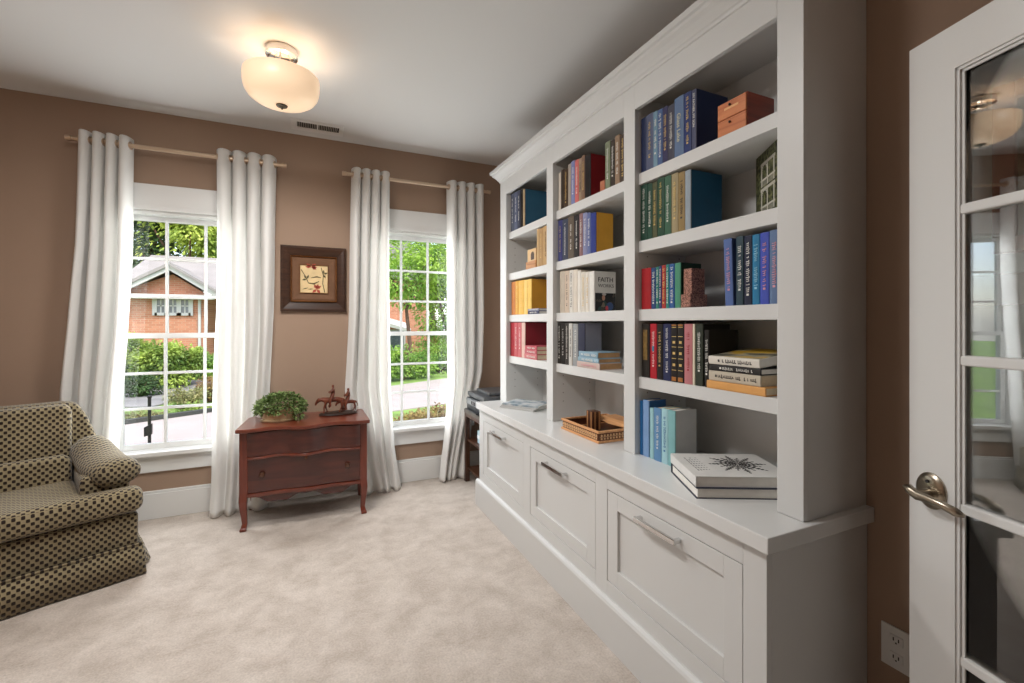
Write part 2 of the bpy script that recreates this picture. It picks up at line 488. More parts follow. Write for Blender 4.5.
# ------------------------------------------------------------------ glazed door, opened into the room
DTH = math.radians(17.4); DDX, DDY = math.sin(DTH), math.cos(DTH)
FX, FY = 1.436, .640
# local axes: x from the free edge towards the hinge, y out of the visible face (towards the room), z up
door = thing('door_1', 'white glazed french door standing open at the right edge', 'door', (FX, FY, 0), math.atan2(-DDY, -DDX)); door['kind'] = 'structure'
DW, DH, DT = .76, 2.03, .038
DY = 1                                                    # sign of the visible side in local y is settled below
ry = Vector((-DDY, DDX, 0))                              # world vector of "out of visible face"
ly = Matrix.Rotation(math.atan2(-DDY, -DDX), 3, 'Z') @ Vector((0, 1, 0))
DY = 1 if ly.dot(Vector((-.954, .299, 0))) > 0 else -1
def yb(a, b): return (DY * a, DY * b)
g = G()
g.box(0, .108, *yb(-DT, 0), .012, DH); g.box(DW - .108, DW, *yb(-DT, 0), .012, DH)
g.box(.108, DW - .108, *yb(-DT, 0), 1.924, DH); g.box(.108, DW - .108, *yb(-DT, 0), .012, .19)
g.build('door_frame', WHITE, door)
g = G()
for d, e, dep in ((0, .007, .004), (.007, .014, .009)):
    a, b, z0, z1 = .108 + d, DW - .108 - d, .19 + d, 1.924 - d
    w = e - d
    for yy in ((-dep - .004, -dep), (-DT + dep, -DT + dep + .004)):
        g.box(a, a + w, *yb(*yy), z0, z1); g.box(b - w, b, *yb(*yy), z0, z1); g.box(a, b, *yb(*yy), z1 - w, z1); g.box(a, b, *yb(*yy), z0, z0 + w)
g.build('glazing_bead', WHITE, door)
g = G()
zs = [.19, .514, .876, 1.227, 1.586, 1.924]
g2 = G()
for z in zs[1:-1]:
    g.prism([(-.006 * DY, z - .012), (-.006 * DY, z + .012), (-.019 * DY, z + .013), (-.032 * DY, z + .012), (-.032 * DY, z - .012), (-.019 * DY, z - .013)], .11, DW - .11, 'x')
for k in (1, 2):
    q = .12 + (DW - .24) * k / 3
    g.box(q - .012, q + .012, *yb(-.032, -.006), .19, 1.924)
g.build('muntin', WHITE, door, bevel=.004, fix=True)
g = G(); g.box(.118, DW - .118, *yb(-.021, -.017), .20, 1.914)
g.build('glass_pane', DOORGL, door)
h = thing('door_handle', None, None); del h
hd = [o for o in bpy.data.objects if o.name == 'door_handle'][0]
hd.parent = door; hd.location = (.056, 0, .897)
g = G()                                                   # oval rose
def oval(rx, rz, y): return [(rx * math.cos(2 * PI * k / 28), DY * y, rz * math.sin(2 * PI * k / 28)) for k in range(28)]
rings = [oval(.036, .045, 0), oval(.036, .045, .004), oval(.031, .039, .009), oval(.024, .032, .011), oval(.001, .001, .012)]
v = [p for r_ in rings for p in r_]
f = [(i * 28 + k, i * 28 + (k + 1) % 28, (i + 1) * 28 + (k + 1) % 28, (i + 1) * 28 + k) for i in range(4) for k in range(28)]
g.add(v, f); g.build('rose', NICKEL, hd, smooth='angle', fix=True)
g = G(); g.tube([(0, DY * .008, -.008), (0, DY * .042, -.008)], [.013, .011], 16); g.build('spindle_neck', NICKEL, hd, smooth='angle')
g = G(); g.tube([(-.022, DY * .046, .008), (-.012, DY * .047, -.001), (.004, DY * .047, -.008), (.03, DY * .046, -.007), (.058, DY * .043, -.010), (.082, DY * .036, -.018), (.096, DY * .030, -.022)],
       [(.005, .012), (.012, .010), (.012, .010), (.009, .008), (.009, .009), (.011, .009), (.004, .005)], 14)
g.build('lever', NICKEL, hd, smooth=True)
g = G(); g.lathe([(.004, 0), (.004, .003)], 0, 0, 12); g.xform(Matrix.Translation((0, DY * .012, .024)) @ Matrix.Rotation(-DY * PI / 2, 4, 'X')); g.build('privacy_hole', INK, hd)

# framed print and dado band on the wall behind the door
fr = thing('framed_print', 'red framed landscape print seen through the door glass', 'picture', (WALL_X, .44, 1.68))
g = G()
for a in ((-.30, -.26, -.21, .21), (.26, .30, -.21, .21), (-.26, .26, .17, .21), (-.26, .26, -.21, -.17)):
    g.box(-.03, 0, a[0], a[1], a[2], a[3])
# only the visible span hangs on the pale wall
g.xform(Matrix.Translation((0, -.26, 0)) ); g.build('picture_frame', mat('red_lacquer', (150, 62, 36), .4, noise=.05), fr, bevel=.003)
g = G(); g.box(-.012, 0, -.52, 0, -.17, .17); g.build('print_sheet', mat('olive_landscape', (112, 96, 62), .6, noise=.5, nscale=7), fr)
fr.location = (WALL_X, .49, 1.70)
g = G(); g.box(WALL_X - .02, WALL_X, NEAR_Y, .59, 1.36, 1.44)
struct(g.build('trim_1', mat('brown_rail_paint', (120, 78, 50), .5, noise=.05), bevel=.003), 'brown rail on the pale wall behind the door glass', 'trim')

# ------------------------------------------------------------------ built-in bookcase
BX, BY0, BY1 = 1.13, .82, 3.065
g = None
cab = thing('base_cabinet', 'long white base cabinet with three drawers under the bookcase', 'cabinet', (1.37, 1.94, 0))
off = Vector((-1.37, -1.94, 0))
def at(g): return g.xform(Matrix.Translation(off))
DR = [(2.98, 2.335), (2.247, 1.617), (1.534, .893)]
DZ0, DZ1 = .247, .626
g = G()
ys = [BY0, DR[2][1], DR[2][0], DR[1][1], DR[1][0], DR[0][1], DR[0][0], BY1]
for i in (0, 2, 4, 6): g.box(BX, BX + .02, ys[i], ys[i + 1], .0, .698)
for i in (1, 3, 5):
    g.box(BX, BX + .02, ys[i], ys[i + 1], .0, DZ0); g.box(BX, BX + .02, ys[i], ys[i + 1], DZ1, .698)
at(g).build('face_frame', CAB, cab, bevel=.0015)
for ya_ in (BY0, BY1 - .02):
    g = G(); g.box(BX + .02, WALL_X - .003, ya_, ya_ + .02, 0, .698); at(g).build('side_panel', CAB, cab, bevel=.0015)
g = G(); g.box(BX + .03, WALL_X - .003, BY0 + .02, BY1 - .02, .05, .69); at(g).build('carcass', CAB, cab)
g = G(); g.prism([(1.107, 0), (1.107, .168), (1.112, .178), (1.122, .184), (BX, .184), (BX, 0)], BY0 - .022, BY1 + .022, 'y')
at(g).build('base_moulding', CAB, cab, fix=True)
hsp = [(2.683, BLACKM), (1.95, BLACKM), (1.228, CHROME)]
for (ya, yb_), (hy, hm) in zip(DR, hsp):
    g = G(); a, b = yb_ + .003, ya - .003; z0, z1 = DZ0 + .003, DZ1 - .003; s = .064
    x0, x1 = BX + .001, BX + .021
    g.box(x0, x1, a, a + s, z0, z1); g.box(x0, x1, b - s, b, z0, z1); g.box(x0, x1, a + s, b - s, z1 - s, z1); g.box(x0, x1, a + s, b - s, z0, z0 + s)
    dr = at(g).build('drawer', CAB, cab, bevel=.0012)
    g = G(); g.box(BX + .012, BX + .020, a + s - .002, b - s + .002, z0 + s - .002, z1 - s + .002); at(g).build('drawer_panel', CAB, dr)
    g = G(); w = .103
    for e in (-1, 1): g.box(BX - .030, BX + .002, hy + e * (w - .008) - .007, hy + e * (w - .008) + .007, .583, .597)
    g.box(BX - .034, BX - .022, hy - w, hy + w, .581, .599)
    at(g).build('drawer_handle', CHROME, dr, bevel=.002)
g = G(); g.box(1.107, WALL_X - .002, BY0 - .02, BY1 + .01, .699, .745)
wt = g.build('worktop', mat('worktop_paint', (216, 216, 214), .2, noise=.003), bevel=.003)
tag(wt, 'long white worktop ledge on the base cabinet below the shelves', 'worktop')

UX, UTOP = 1.29, 2.36
bk = thing('bookcase', 'tall white built-in bookcase with crown moulding and three bays of shelves', 'bookcase', (1.45, 1.94, .745))
off = Vector((-1.45, -1.94, -.745))
ST = [(.823, .903), (1.553, 1.627), (2.270, 2.345), (2.945, 3.052)]
g = G()
for a, b in ST: g.box(UX, UX + .02, a, b, .746, UTOP)
for i in range(3): g.box(UX, UX + .02, ST[i][1], ST[i + 1][0], 2.245, UTOP)
at(g).build('face_frame', CAB, bk, bevel=.0015)
g = G(); g.box(UX + .02, WALL_X - .003, .823, .845, .746, 2.42); at(g).build('side_panel', CAB, bk)
g = G(); g.box(UX + .02, WALL_X - .003, 3.03, 3.052, .746, 2.42); at(g).build('side_panel', CAB, bk)
for a, b in ((.847, .903), (1.553, 1.627), (2.270, 2.345), (2.945, 3.028)):
    g = G(); g.box(UX + .02, 1.585, a, b, .746, UTOP); at(g).build('partition', CAB, bk)
g = G(); g.box(1.586, WALL_X - .003, .845, 3.03, .746, UTOP); at(g).build('back_panel', CAB, bk)
g = G(); g.box(UX + .02, 1.585, .845, 3.03, 2.30, UTOP); at(g).build('top_panel', CAB, bk)
SHZ = {1: 1.968, 2: 1.673, 3: 1.376, 4: 1.083}
BAYS = {'near': (.903, 1.553), 'middle': (1.627, 2.270), 'far': (2.345, 2.945)}
for bay, (a, b) in BAYS.items():
    for k in SHZ:
        g = G(); g.box(UX + .022, 1.585, a + .001, b - .001, SHZ[k] - .049, SHZ[k]); at(g).build('shelf', CAB, bk, bevel=.0015)
# shelf pin holes on the partition faces
g = G()
for y in (2.945, 2.270, 1.553):
    for x in (1.36, 1.545):
        for k in range(26):
            z = .86 + k * .05
            g.box(x - .0025, x + .0025, y - .001, y + .001, z - .0025, z + .0025)
at(g).build('shelf_pin_holes', mat('pin_hole_shadow', (120, 114, 106), .9, noise=.02), bk)['kind'] = 'stuff'
# crown: sweep of a profile round far end, front and near end
prof = [(0, 2.350), (.006, 2.352), (.008, 2.362), (.014, 2.366), (.020, 2.376), (.034, 2.392), (.046, 2.402), (.050, 2.412), (.060, 2.416), (.063, 2.436), (.0, 2.436)]
g = G(); n = len(prof)
rings = [[(WALL_X - .003, 3.052 + p, z) for p, z in prof], [(UX - p, 3.052 + p, z) for p, z in prof], [(UX - p, .823 - p, z) for p, z in prof], [(WALL_X - .003, .823 - p, z) for p, z in prof]]
v = [q for r_ in rings for q in r_]
f = [(i * n + k, i * n + (k + 1) % n, (i + 1) * n + (k + 1) % n, (i + 1) * n + k) for i in range(3) for k in range(n)]
f += [tuple(range(n)), tuple(range(4 * n - 1, 3 * n - 1, -1))]
g.add(v, f); g.box(UX, WALL_X - .003, .823, 3.052, 2.40, 2.436)
at(g).build('crown_moulding', CAB, bk, fix=True)

# ------------------------------------------------------------------ books
SPX = 1.322


def flat_bar(g, y0, y1, z0, z1, x): g.box(x - .0006, x + .0006, y0, y1, z0, z1)


def marks(g, t, h, style, rng, x=-.0022):
    """strokes standing for small unreadable print, running up the spine"""
    if style == 'plain': return False
    w = min(t * .55, .014)
    if style == 'bands':
        for q in (.06, .2, .4, .6, .78, .94):
            flat_bar(g, -t * .36, t * .36, h * q, h * q + .0022, x)
        for q in (.3, .5, .69):
            flat_bar(g, -w * .45, w * .45, h * q - .006, h * q + .004, x)
        return True
    z = h * (.86 if style == 'title' else .93)
    end = h * (.28 if style == 'title' else .2)
    while z > end:
        s = rng.uniform(.003, .0065)
        if rng.random() < .16:
            z -= .006; continue
        a = rng.uniform(.25, .5) * w
        flat_bar(g, -a, a, z - s, z - s * .55, x)
        flat_bar(g, -a, -a * .4, z - s, z, x)
        z -= s + .0016
    flat_bar(g, -w * .3, w * .3, z - .010, z - .003, x)
    return True


def book(t, h, d, spine, cover, pages=PAGES, mark=None, style='title', rng=random, root='book'):
    r = bpy.data.objects.new(root, None); COL.objects.link(r); r.empty_display_size = .03
    e = t / 2
    bt = min(.0028, t * .16)
    g = G()
    g.box(.003, d, e - bt, e, 0, h); g.box(.003, d, -e, -e + bt, 0, h)
    g.build('cover', book_mat(cover), r)
    arc = [(-.0022 * math.cos(a), e * math.sin(a)) for a in [k * PI / 8 - PI / 2 for k in range(9)]]
    inn = [(.0035, e), (.0035, -e)]
    g = G(); g.prism(arc + inn, 0, h, 'z'); g.build('spine', book_mat(spine), r, smooth='angle', angle=60)
    g = G(); g.box(.0036, d - .004, -e + bt + .0002, e - bt - .0002, .003, h - .003); g.build('page_block', pages, r)
    if mark:
        g = G()
        if marks(g, t, h, style, rng): g.build('spine_lettering', mark, r)
    return r


def text_obj(body, size, mat_, parent, loc, rot, name='title_lettering', sx=1.0):
    cu = bpy.data.curves.new(name, 'FONT'); cu.body = body; cu.size = size; cu.align_x = 'CENTER'; cu.align_y = 'CENTER'; cu.extrude = .0004
    cu.materials.append(mat_)
    t = bpy.data.objects.new(name, cu); COL.objects.link(t)
    me = bpy.data.meshes.new_from_object(t.evaluated_get(bpy.context.evaluated_depsgraph_get()))
    bpy.data.objects.remove(t); bpy.data.curves.remove(cu)
    if not me.materials: me.materials.append(mat_)
    o = bpy.data.objects.new(name, me); COL.objects.link(o); o.parent = parent; o.location = loc; o.rotation_euler = rot; o.scale = (sx, 1, 1)
    return o


ORD = ['first', 'second', 'third', 'fourth', 'fifth', 'sixth', 'seventh', 'eighth', 'ninth', 'tenth', 'eleventh', 'twelfth']
SHN = {1: 'top', 2: 'second', 3: 'third', 4: 'fourth', 5: 'worktop'}


def row(bay, k, specs, start='', x=SPX, where=None):
    """specs: (u_left, u_right, v_top, look, spine rgb, cover rgb or None, mark, style, u_cover_end, pages)"""
    z = .745 if k == 5 else SHZ[k]
    y_hi, y_lo = BAYS[bay][1] - .001, BAYS[bay][0] + .001
    out = []
    place = where or "the %s bay's %s row" % (bay, SHN[k])
    cur = y_hi
    dmax = min([on_x(q[1], 300, x)[1] * ray(q[8], 300)[0] / ray(q[8], 300)[1] - x for q in specs if len(q) > 8 and q[8]] + [.2]) - .004
    for i, sp in enumerate(specs):
        u0, u1, vt, look, sc, cc, mk, st = sp[:8]
        ue = sp[8] if len(sp) > 8 else None
        pg = sp[9] if len(sp) > 9 and sp[9] else PAGES
        ya = min(on_x(u0, 300, x)[1], cur); yb2 = on_x(u1, 300, x)[1]
        cur = yb2
        t = max(ya - yb2 - .0008, .006); h = on_x((u0 + u1) / 2, vt, x)[2] - z
        if k > 1: h = min(h, SHZ.get(k - 1, 9) - .049 - z - .004)
        d = min(.150, dmax) - random.uniform(0, .018)
        if ue:
            dr_ = ray(ue, 300); d = yb2 * dr_[0] / dr_[1] - x
        d = min(d, 1.582 - x)
        b = book(t, h, d, sc, cc or sc, pg, mk, st, random.Random(int(u0 * 10)))
        b.location = (x, (ya + yb2) / 2, z + .0003)
        n = len(specs)
        pos = ('leftmost' if i == 0 else ORD[i]) + (' ' + start if start else '')
        tag(b, '%s, %s in %s' % (look, pos, place), 'book', 'upright books in the white bookcase')
        b['row'] = 0; del b['row']
        out.append(b)
    return out


NAVY, SLATE, TEAL, BLUE = (22, 38, 84), (92, 112, 150), (20, 92, 124), (40, 88, 160)
# near bay, top shelf: blues
r1 = row('near', 1, [
    (641.2, 646.2, 118.2, 'slim dark navy book', (16, 36, 84), None, None, 'plain'),
    (646.2, 653.4, 114.3, 'grey-blue book with large gold lettering', (84, 92, 122), None, GOLD, 'title'),
    (653.4, 657.7, 111.6, 'pale teal book with white lettering', (110, 146, 168), None, SILV, 'title'),
    (657.7, 662.7, 109.6, 'slate blue book with pale script', (68, 96, 146), None, SILV, 'two'),
    (662.7, 667.9, 107.0, 'dark violet-blue book with gold print', (48, 46, 88), None, GOLD, 'title'),
    (667.9, 674.5, 105.0, 'charcoal book with cream capitals', (62, 62, 78), None, SILV, 'title'),
    (674.5, 683.8, 97.0, 'wide slate blue book with cream script', (88, 112, 150), None, None, 'plain'),
    (684.0, 691.5, 92.5, 'navy book with small gold print', (30, 48, 108), None, GOLD, 'two'),
    (691.7, 696.6, 89.9, 'grey-navy book with navy cover', (70, 74, 104), (14, 40, 96), None, 'plain', 727.9),
])
def spine_title(b, body, t, h, zc, size, m=SILV, sx=1.0):
    text_obj(body, size, m, b, (-.0032, 0, zc), (PI / 2, PI / 2, -PI / 2), sx=sx)
spine_title(r1[8], 'MY FATHER, MY SON', .02, .25, .150, .0135, SILV, 1.0)
spine_title(r1[6], 'Glass Lake', .03, .24, .115, .026, mat('cream_lettering', (214, 208, 176), .5, noise=.03))
# second shelf: greens and tans
GRN = (30, 76, 58)
row('near', 2, [
    (639.9, 647.2, 184.8, 'dark green book with tiny title', (20, 66, 50), None, SILV, 'two'),
    (647.4, 652.4, 183.6, 'bottle green book with silver lettering', (28, 72, 54), None, SILV, 'title'),
    (652.5, 657.2, 182.4, 'olive-brown book with gold lettering', (84, 88, 58), None, GOLD, 'title'),
    (657.4, 664.2, 178.3, 'deep green book with fine gold lettering', (34, 74, 54), None, GOLD, 'two'),
    (664.5, 671.2, 176.0, 'mid green book with pale lettering', (54, 98, 74), None, SILV, 'title'),
    (671.5, 678.3, 173.6, 'tan book with gold lettering', (158, 142, 104), None, GOLD, 'title'),
    (678.4, 685.0, 172.2, 'gold-brown book with dark print', (148, 122, 74), None, INK, 'title'),
    (685.2, 690.9, 170.4, 'grey-spined book with teal blue cover', (146, 158, 168), (14, 88, 130), None, 'plain', 722),
])
# third shelf
row('near', 3, [
    (641.6, 651.2, 268.3, 'thick scarlet book without lettering', (172, 22, 30), None, None, 'plain'),
    (651.4, 656, 267.8, 'blue reader with white top label', (40, 72, 124), None, SILV, 'two'),
    (656, 659, 266.9, 'slim teal-green reader', (48, 130, 116), None, SILV, 'two'),
    (659, 661.8, 266.0, 'slim navy reader', (40, 62, 116), None, SILV, 'two'),
    (661.9, 666, 265.2, 'slim red reader with gold print', (176, 52, 50), None, GOLD, 'two'),
    (666.1, 669.2, 264.5, 'slim green-blue reader', (44, 136, 126), None, SILV, 'two'),
    (669.3, 674.8, 263.9, 'mid blue reader with white top label', (38, 86, 150), None, SILV, 'two'),
    (675, 680.8, 263.0, 'green-spined book with dark green cover', (68, 142, 112), (16, 66, 46), None, 'plain', 701.2),
])
r3b = row('near', 3, [
    (727.2, 735.6, 238.2, 'plain slate blue book leaning outward', (78, 104, 164), None, PINKL, 'title'),
    (736.2, 743.6, 236.5, 'dark grey-green book with white capitals', (40, 66, 78), None, SILV, 'title'),
    (744.2, 752.2, 235.8, 'dark navy book with small white title', (26, 34, 62), None, SILV, 'two'),
    (752.4, 760.0, 234.6, 'bright teal-blue book with pale print', (26, 118, 166), None, mat('pale_blue_lettering', (150, 200, 220), .6, noise=.02), 'title'),
    (760.2, 769.4, 232.6, 'royal blue book with pink lettering', (56, 76, 182), None, PINKL, 'title'),
    (769.6, 779.5, 230.0, 'dusty slate blue book with pink title', (86, 112, 152), None, PINKL, 'title'),
], where="the near bay's third-row blue group")
r3b[0].rotation_euler = (math.radians(-2.0), 0, 0)
r3b[0].location.y += .007
# fourth shelf
r4 = row('near', 4, [
    (641.9, 649.6, 324, 'black book with wide gold panel', (34, 28, 24), None, None, 'plain'),
    (650.3, 656.8, 323.8, 'bright red book with small blue emblem', (190, 24, 40), None, SILV, 'title'),
    (657, 662.8, 324, 'black book with gold title', (30, 26, 24), None, GOLD, 'title'),
    (663.3, 671, 324, 'navy book with white script', (34, 42, 84), None, SILV, 'two'),
    (671.3, 677.4, 324.2, 'black book with gold bands', (26, 22, 24), None, GOLD, 'bands'),
    (677.6, 684.1, 324, 'slightly taller black book with gold bands', (28, 24, 24), None, GOLD, 'bands'),
    (684.4, 692.6, 324, 'dusty pink book with red lettering', (188, 112, 116), None, mat('red_lettering', (150, 40, 50), .6, noise=.03), 'title'),
    (692.8, 695.3, 324, 'thin cream book', (214, 206, 180), None, None, 'plain'),
    (695.4, 703.2, 324, 'dark green-black book with pale lettering', (44, 52, 40), (20, 20, 18), SILV, 'title', 730.2),
    (704.6, 709.2, 330, 'shorter black book behind the flat stack', (24, 22, 20), (22, 20, 19), SILV, 'title', 738),
])
g = G(); t4 = .035; g.box(-.0032, -.0022, -.013, .013, .075, .205); g.build('gold_panel', mat('dull_gold_foil', (132, 104, 58), .45, .3, noise=.35, nscale=60), r4[0])
g = G(); g.box(-.0032, -.0022, -.006, .006, .115, .137); g.build('emblem', mat('emblem_blue', (60, 130, 160), .5, noise=.1), r4[1])
for q in (4, 5):
    g = G(); g.box(-.0032, -.0020, -.012, .012, .004, .020); g.box(-.0032, -.0020, -.012, .012, .222, .228); g.build('gold_foot_band', mat('copper_foil', (176, 116, 62), .45, .3, noise=.2, nscale=50), r4[q])


def flat_stack(x0, xd, y_far, z0, items, rz=0.0):
    """items from the bottom: (thickness, length along the spine, depth, label, spine rgb, mark, pages, dx, dy)"""
    z = z0
    outs = []
    for th, ln, dp, label, rgb, mk, pg, dx, dy, st in items:
        b = book(th, ln, dp, rgb, rgb, pg, mk, st, random.Random(len(label)))
        b.rotation_euler = (PI / 2, 0, rz)
        b.location = (x0 + dx, y_far + dy, z + th / 2 + .0003)
        tag(b, label, 'book', 'books lying flat in the bookcase')
        z += th + .0005
        outs.append(b)
    return outs, z


st, ztop = flat_stack(1.312, 0, 1.174, SHZ[4], [
    (.028, .228, .155, 'orange tan book at the bottom of the flat stack, near bay', (226, 160, 84), None, PAGES, 0, .010, 'plain'),
    (.036, .202, .150, 'thick beige book second from the bottom of the flat stack, near bay', (196, 184, 164), INK, PAGES, .004, .004, 'two'),
    (.021, .200, .150, 'black book second from the top of the flat stack, near bay', (38, 36, 36), SILV, PAGESW, .002, .0, 'title'),
    (.028, .200, .215, 'white book with yellow and grey cover topping the flat stack, near bay', (222, 216, 204), INK, PAGESW, .0, .002, 'title')])
st[3].rotation_euler = (PI / 2, math.radians(-6.5), 0); st[3].location.z += .001
g = G(); g.box(.01, .208, .0141, .0147, .004, .196)
m, N, L, b_ = nodes_of('yellow_collage_cover')
tc = N.new('ShaderNodeTexCoord'); nz = N.new('ShaderNodeTexNoise'); nz.inputs['Scale'].default_value = 14; nz.inputs['Detail'].default_value = 5
mp = N.new('ShaderNodeMapping'); mp.inputs['Scale'].default_value = (1, 1, .5)
L.new(tc.outputs['Object'], mp.inputs[0]); L.new(mp.outputs[0], nz.inputs['Vector'])
rp = N.new('ShaderNodeValToRGB'); e = rp.color_ramp.elements
e[0].position = .40; e[0].color = lin((92, 90, 78)); e[1].position = .58; e[1].color = lin((204, 164, 52)); e.new(.47).color = lin((168, 162, 142))
L.new(nz.outputs['Fac'], rp.inputs[0]); L.new(rp.outputs[0], b_.inputs['Base Color'])
g.build('cover_picture', m, st[3])

# worktop books, near bay
row('near', 5, [
    (638.4, 642.9, 400.6, 'deep blue book', (20, 104, 172), None, None, 'plain'),
    (643, 649, 400.2, 'periwinkle blue book', (122, 160, 210), (40, 106, 180), None, 'plain'),
    (649.9, 653.8, 408.1, 'pale aqua book', (150, 200, 208), None, None, 'plain'),
    (653.9, 661.4, 408.1, 'medium blue book with white lettering', (92, 142, 190), (24, 66, 116), SILV, 'title'),
    (661.6, 668, 408.8, 'light aqua book with blue lettering', (160, 206, 214), None, mat('blue_lettering', (60, 110, 160), .6, noise=.03), 'title'),
    (668.2, 675.4, 410.4, 'teal-spined book with pale grey cover', (122, 178, 182), (196, 198, 198), None, 'plain', 696.5, PAGESW),
], x=1.318)

# middle bay
row('middle', 1, [
    (558.6, 561, 172.9, 'thin cream book', (206, 196, 180), None, None, 'plain'),
    (561.1, 563.7, 169.8, 'thin dark brown book', (60, 46, 36), None, None, 'plain'),
    (563.8, 568.1, 169.2, 'brown book with gold label', (72, 52, 34), None, GOLD, 'two'),
    (568.2, 571.2, 164.2, 'grey-tan book', (160, 148, 136), None, None, 'plain'),
    (571.3, 574.9, 161.1, 'lavender blue book with pale print', (120, 128, 178), None, SILV, 'title'),
    (575, 578.8, 159.9, 'coral pink book', (204, 100, 96), None, SILV, 'title'),
    (578.9, 581.7, 158.6, 'tan book with brown print', (156, 130, 104), None, INK, 'title'),
    (581.8, 584.9, 155.5, 'light brown book', (130, 100, 78), None, GOLD, 'title'),
    (585, 590.6, 154.9, 'black-spined book with red cover', (20, 14, 16), (150, 10, 24), None, 'plain', 606),
])
row('middle', 1, [
    (605.3, 610.3, 141.8, 'sage green book with white lettering', (120, 128, 100), None, SILV, 'title'),
    (610.8, 614.7, 140, 'dark brown book with white lettering', (58, 48, 38), None, SILV, 'title'),
    (615, 619.7, 135.6, 'brown-pink book with cream lettering', (150, 122, 96), None, SILV, 'title'),
    (620, 625.5, 135, 'dark brown book with gold label', (74, 58, 46), None, GOLD, 'two'),
], where="the middle bay's right-hand top group")
row('middle', 2, [
    (558.2, 562.3, 220.3, 'violet blue book with gold print', (60, 64, 122), None, GOLD, 'title'),
    (562.4, 567.9, 219.4, 'slate book with white print', (64, 72, 92), None, SILV, 'two'),
    (568, 574, 216.4, 'grey-brown book with pale label', (98, 86, 74), None, SILV, 'title'),
    (574.1, 579.3, 215, 'black book with silver print', (44, 42, 44), None, SILV, 'title'),
    (579.4, 582.8, 213.6, 'brownish pink book', (142, 104, 104), None, SILV, 'title'),
    (582.9, 587.2, 212.9, 'lavender book with pale print', (128, 132, 168), None, SILV, 'title'),
    (587.3, 590.7, 212.9, 'grey-blue book', (96, 110, 160), None, SILV, 'title'),
    (590.8, 596, 212.9, 'navy-spined book with yellow cover', (36, 54, 132), (222, 158, 34), None, 'plain', 613.2),
])
faith = row('middle', 3, [
    (560, 564.7, 271.4, 'beige book', (196, 182, 164), None, None, 'plain'),
    (564.8, 569.3, 270.9, 'peach-beige book with dark foot print', (204, 182, 160), None, INK, 'two'),
    (569.4, 573.2, 270.2, 'off-white book with dark mark', (216, 210, 200), None, INK, 'two'),
    (573.3, 577.6, 269.7, 'pale cream book', (214, 202, 186), None, None, 'plain'),
    (577.7, 581, 270.5, 'white book', (222, 216, 206), None, None, 'plain'),
    (581.1, 585.5, 272, 'ivory book with faint print', (214, 206, 192), None, GOLD, 'two'),
    (585.6, 589.3, 272, 'cream-white book with faint print', (220, 212, 200), None, GOLD, 'title'),
    (589.4, 594.4, 271.4, 'white book titled FAITH WORKS with dark photo cover', (224, 220, 212), (222, 219, 212), None, 'plain', 615.7, PAGESW),
])[-1]
fd = [c for c in faith.children if c.name.startswith('cover')][0]
fx = max(v.co.x for v in fd.data.vertices); fh = max(v.co.z for v in fd.data.vertices); ft = min(v.co.y for v in fd.data.vertices)
text_obj('FAITH', .034, INK, faith, (fx * .52, ft - .0006, fh * .79), (PI / 2, 0, 0), sx=1.05)
text_obj('WORKS', .024, mat('grey_lettering', (110, 106, 102), .6, noise=.03), faith, (fx * .54, ft - .0006, fh * .64), (PI / 2, 0, 0), sx=1.15)
m, N, L, b_ = nodes_of('dark_cover_photo')
tc = N.new('ShaderNodeTexCoord'); vo = N.new('ShaderNodeTexVoronoi'); vo.inputs['Scale'].default_value = 55
L.new(tc.outputs['Object'], vo.inputs['Vector'])
sc_ = N.new('ShaderNodeSeparateColor'); L.new(vo.outputs['Color'], sc_.inputs[0])
rp = N.new('ShaderNodeValToRGB'); rp.color_ramp.interpolation = 'CONSTANT'; e = rp.color_ramp.elements
e[0].position = 0; e[0].color = lin((22, 22, 24)); e[1].position = .78; e[1].color = lin((70, 62, 52)); e.new(.9).color = lin((40, 70, 66)); e.new(.96).color = lin((120, 108, 90))
L.new(sc_.outputs[0], rp.inputs[0]); L.new(rp.outputs[0], b_.inputs['Base Color'])
g = G(); g.box(.005, fx - .001, ft - .0008, ft - .0002, .002, fh * .46); g.build('cover_photo', m, faith)
g = G(); g.ball((fx * .42, ft - .001, fh * .34), (.010, .0006, .014)); g.build('photo_face', mat('photo_skin', (186, 140, 116), .6, noise=.1), faith)
g = G(); g.ball((fx * .45, ft - .0008, fh * .43), (.013, .0006, .007)); g.build('photo_hair', mat('photo_grey_hair', (186, 182, 176), .6, noise=.1), faith)
g = G(); g.ball((fx * .72, ft - .0008, fh * .13), (.022, .0006, .022)); g.build('photo_blue_jacket', mat('photo_blue', (60, 84, 130), .6, noise=.2), faith)
g = G(); g.ball((fx * .58, ft - .001, fh * .08), (.010, .0006, .014)); g.build('photo_red_scarf', mat('photo_red', (186, 66, 76), .6, noise=.1), faith)
row('middle', 4, [
    (557.7, 561, 323, 'black book with white specks', (40, 36, 32), None, SILV, 'two'),
    (561.1, 565, 323, 'black book with bold white title', (36, 32, 30), None, SILV, 'title'),
    (565.1, 568.7, 323, 'charcoal book with white circles', (58, 54, 50), None, SILV, 'two'),
    (568.8, 572.4, 323.4, 'black and white striped book', (196, 192, 184), (40, 38, 36), INK, 'title'),
    (573, 578, 323.8, 'pale grey book with white print', (150, 152, 152), None, SILV, 'title'),
    (578.2, 585, 323.4, 'navy-spined book with lilac-grey cover', (44, 46, 70), (136, 136, 148), None, 'plain', 601.6),
])
y_c = on_x(599.8, 350, 1.312)[1]
def y_at(u): return on_x(u, 350, 1.312)[1]
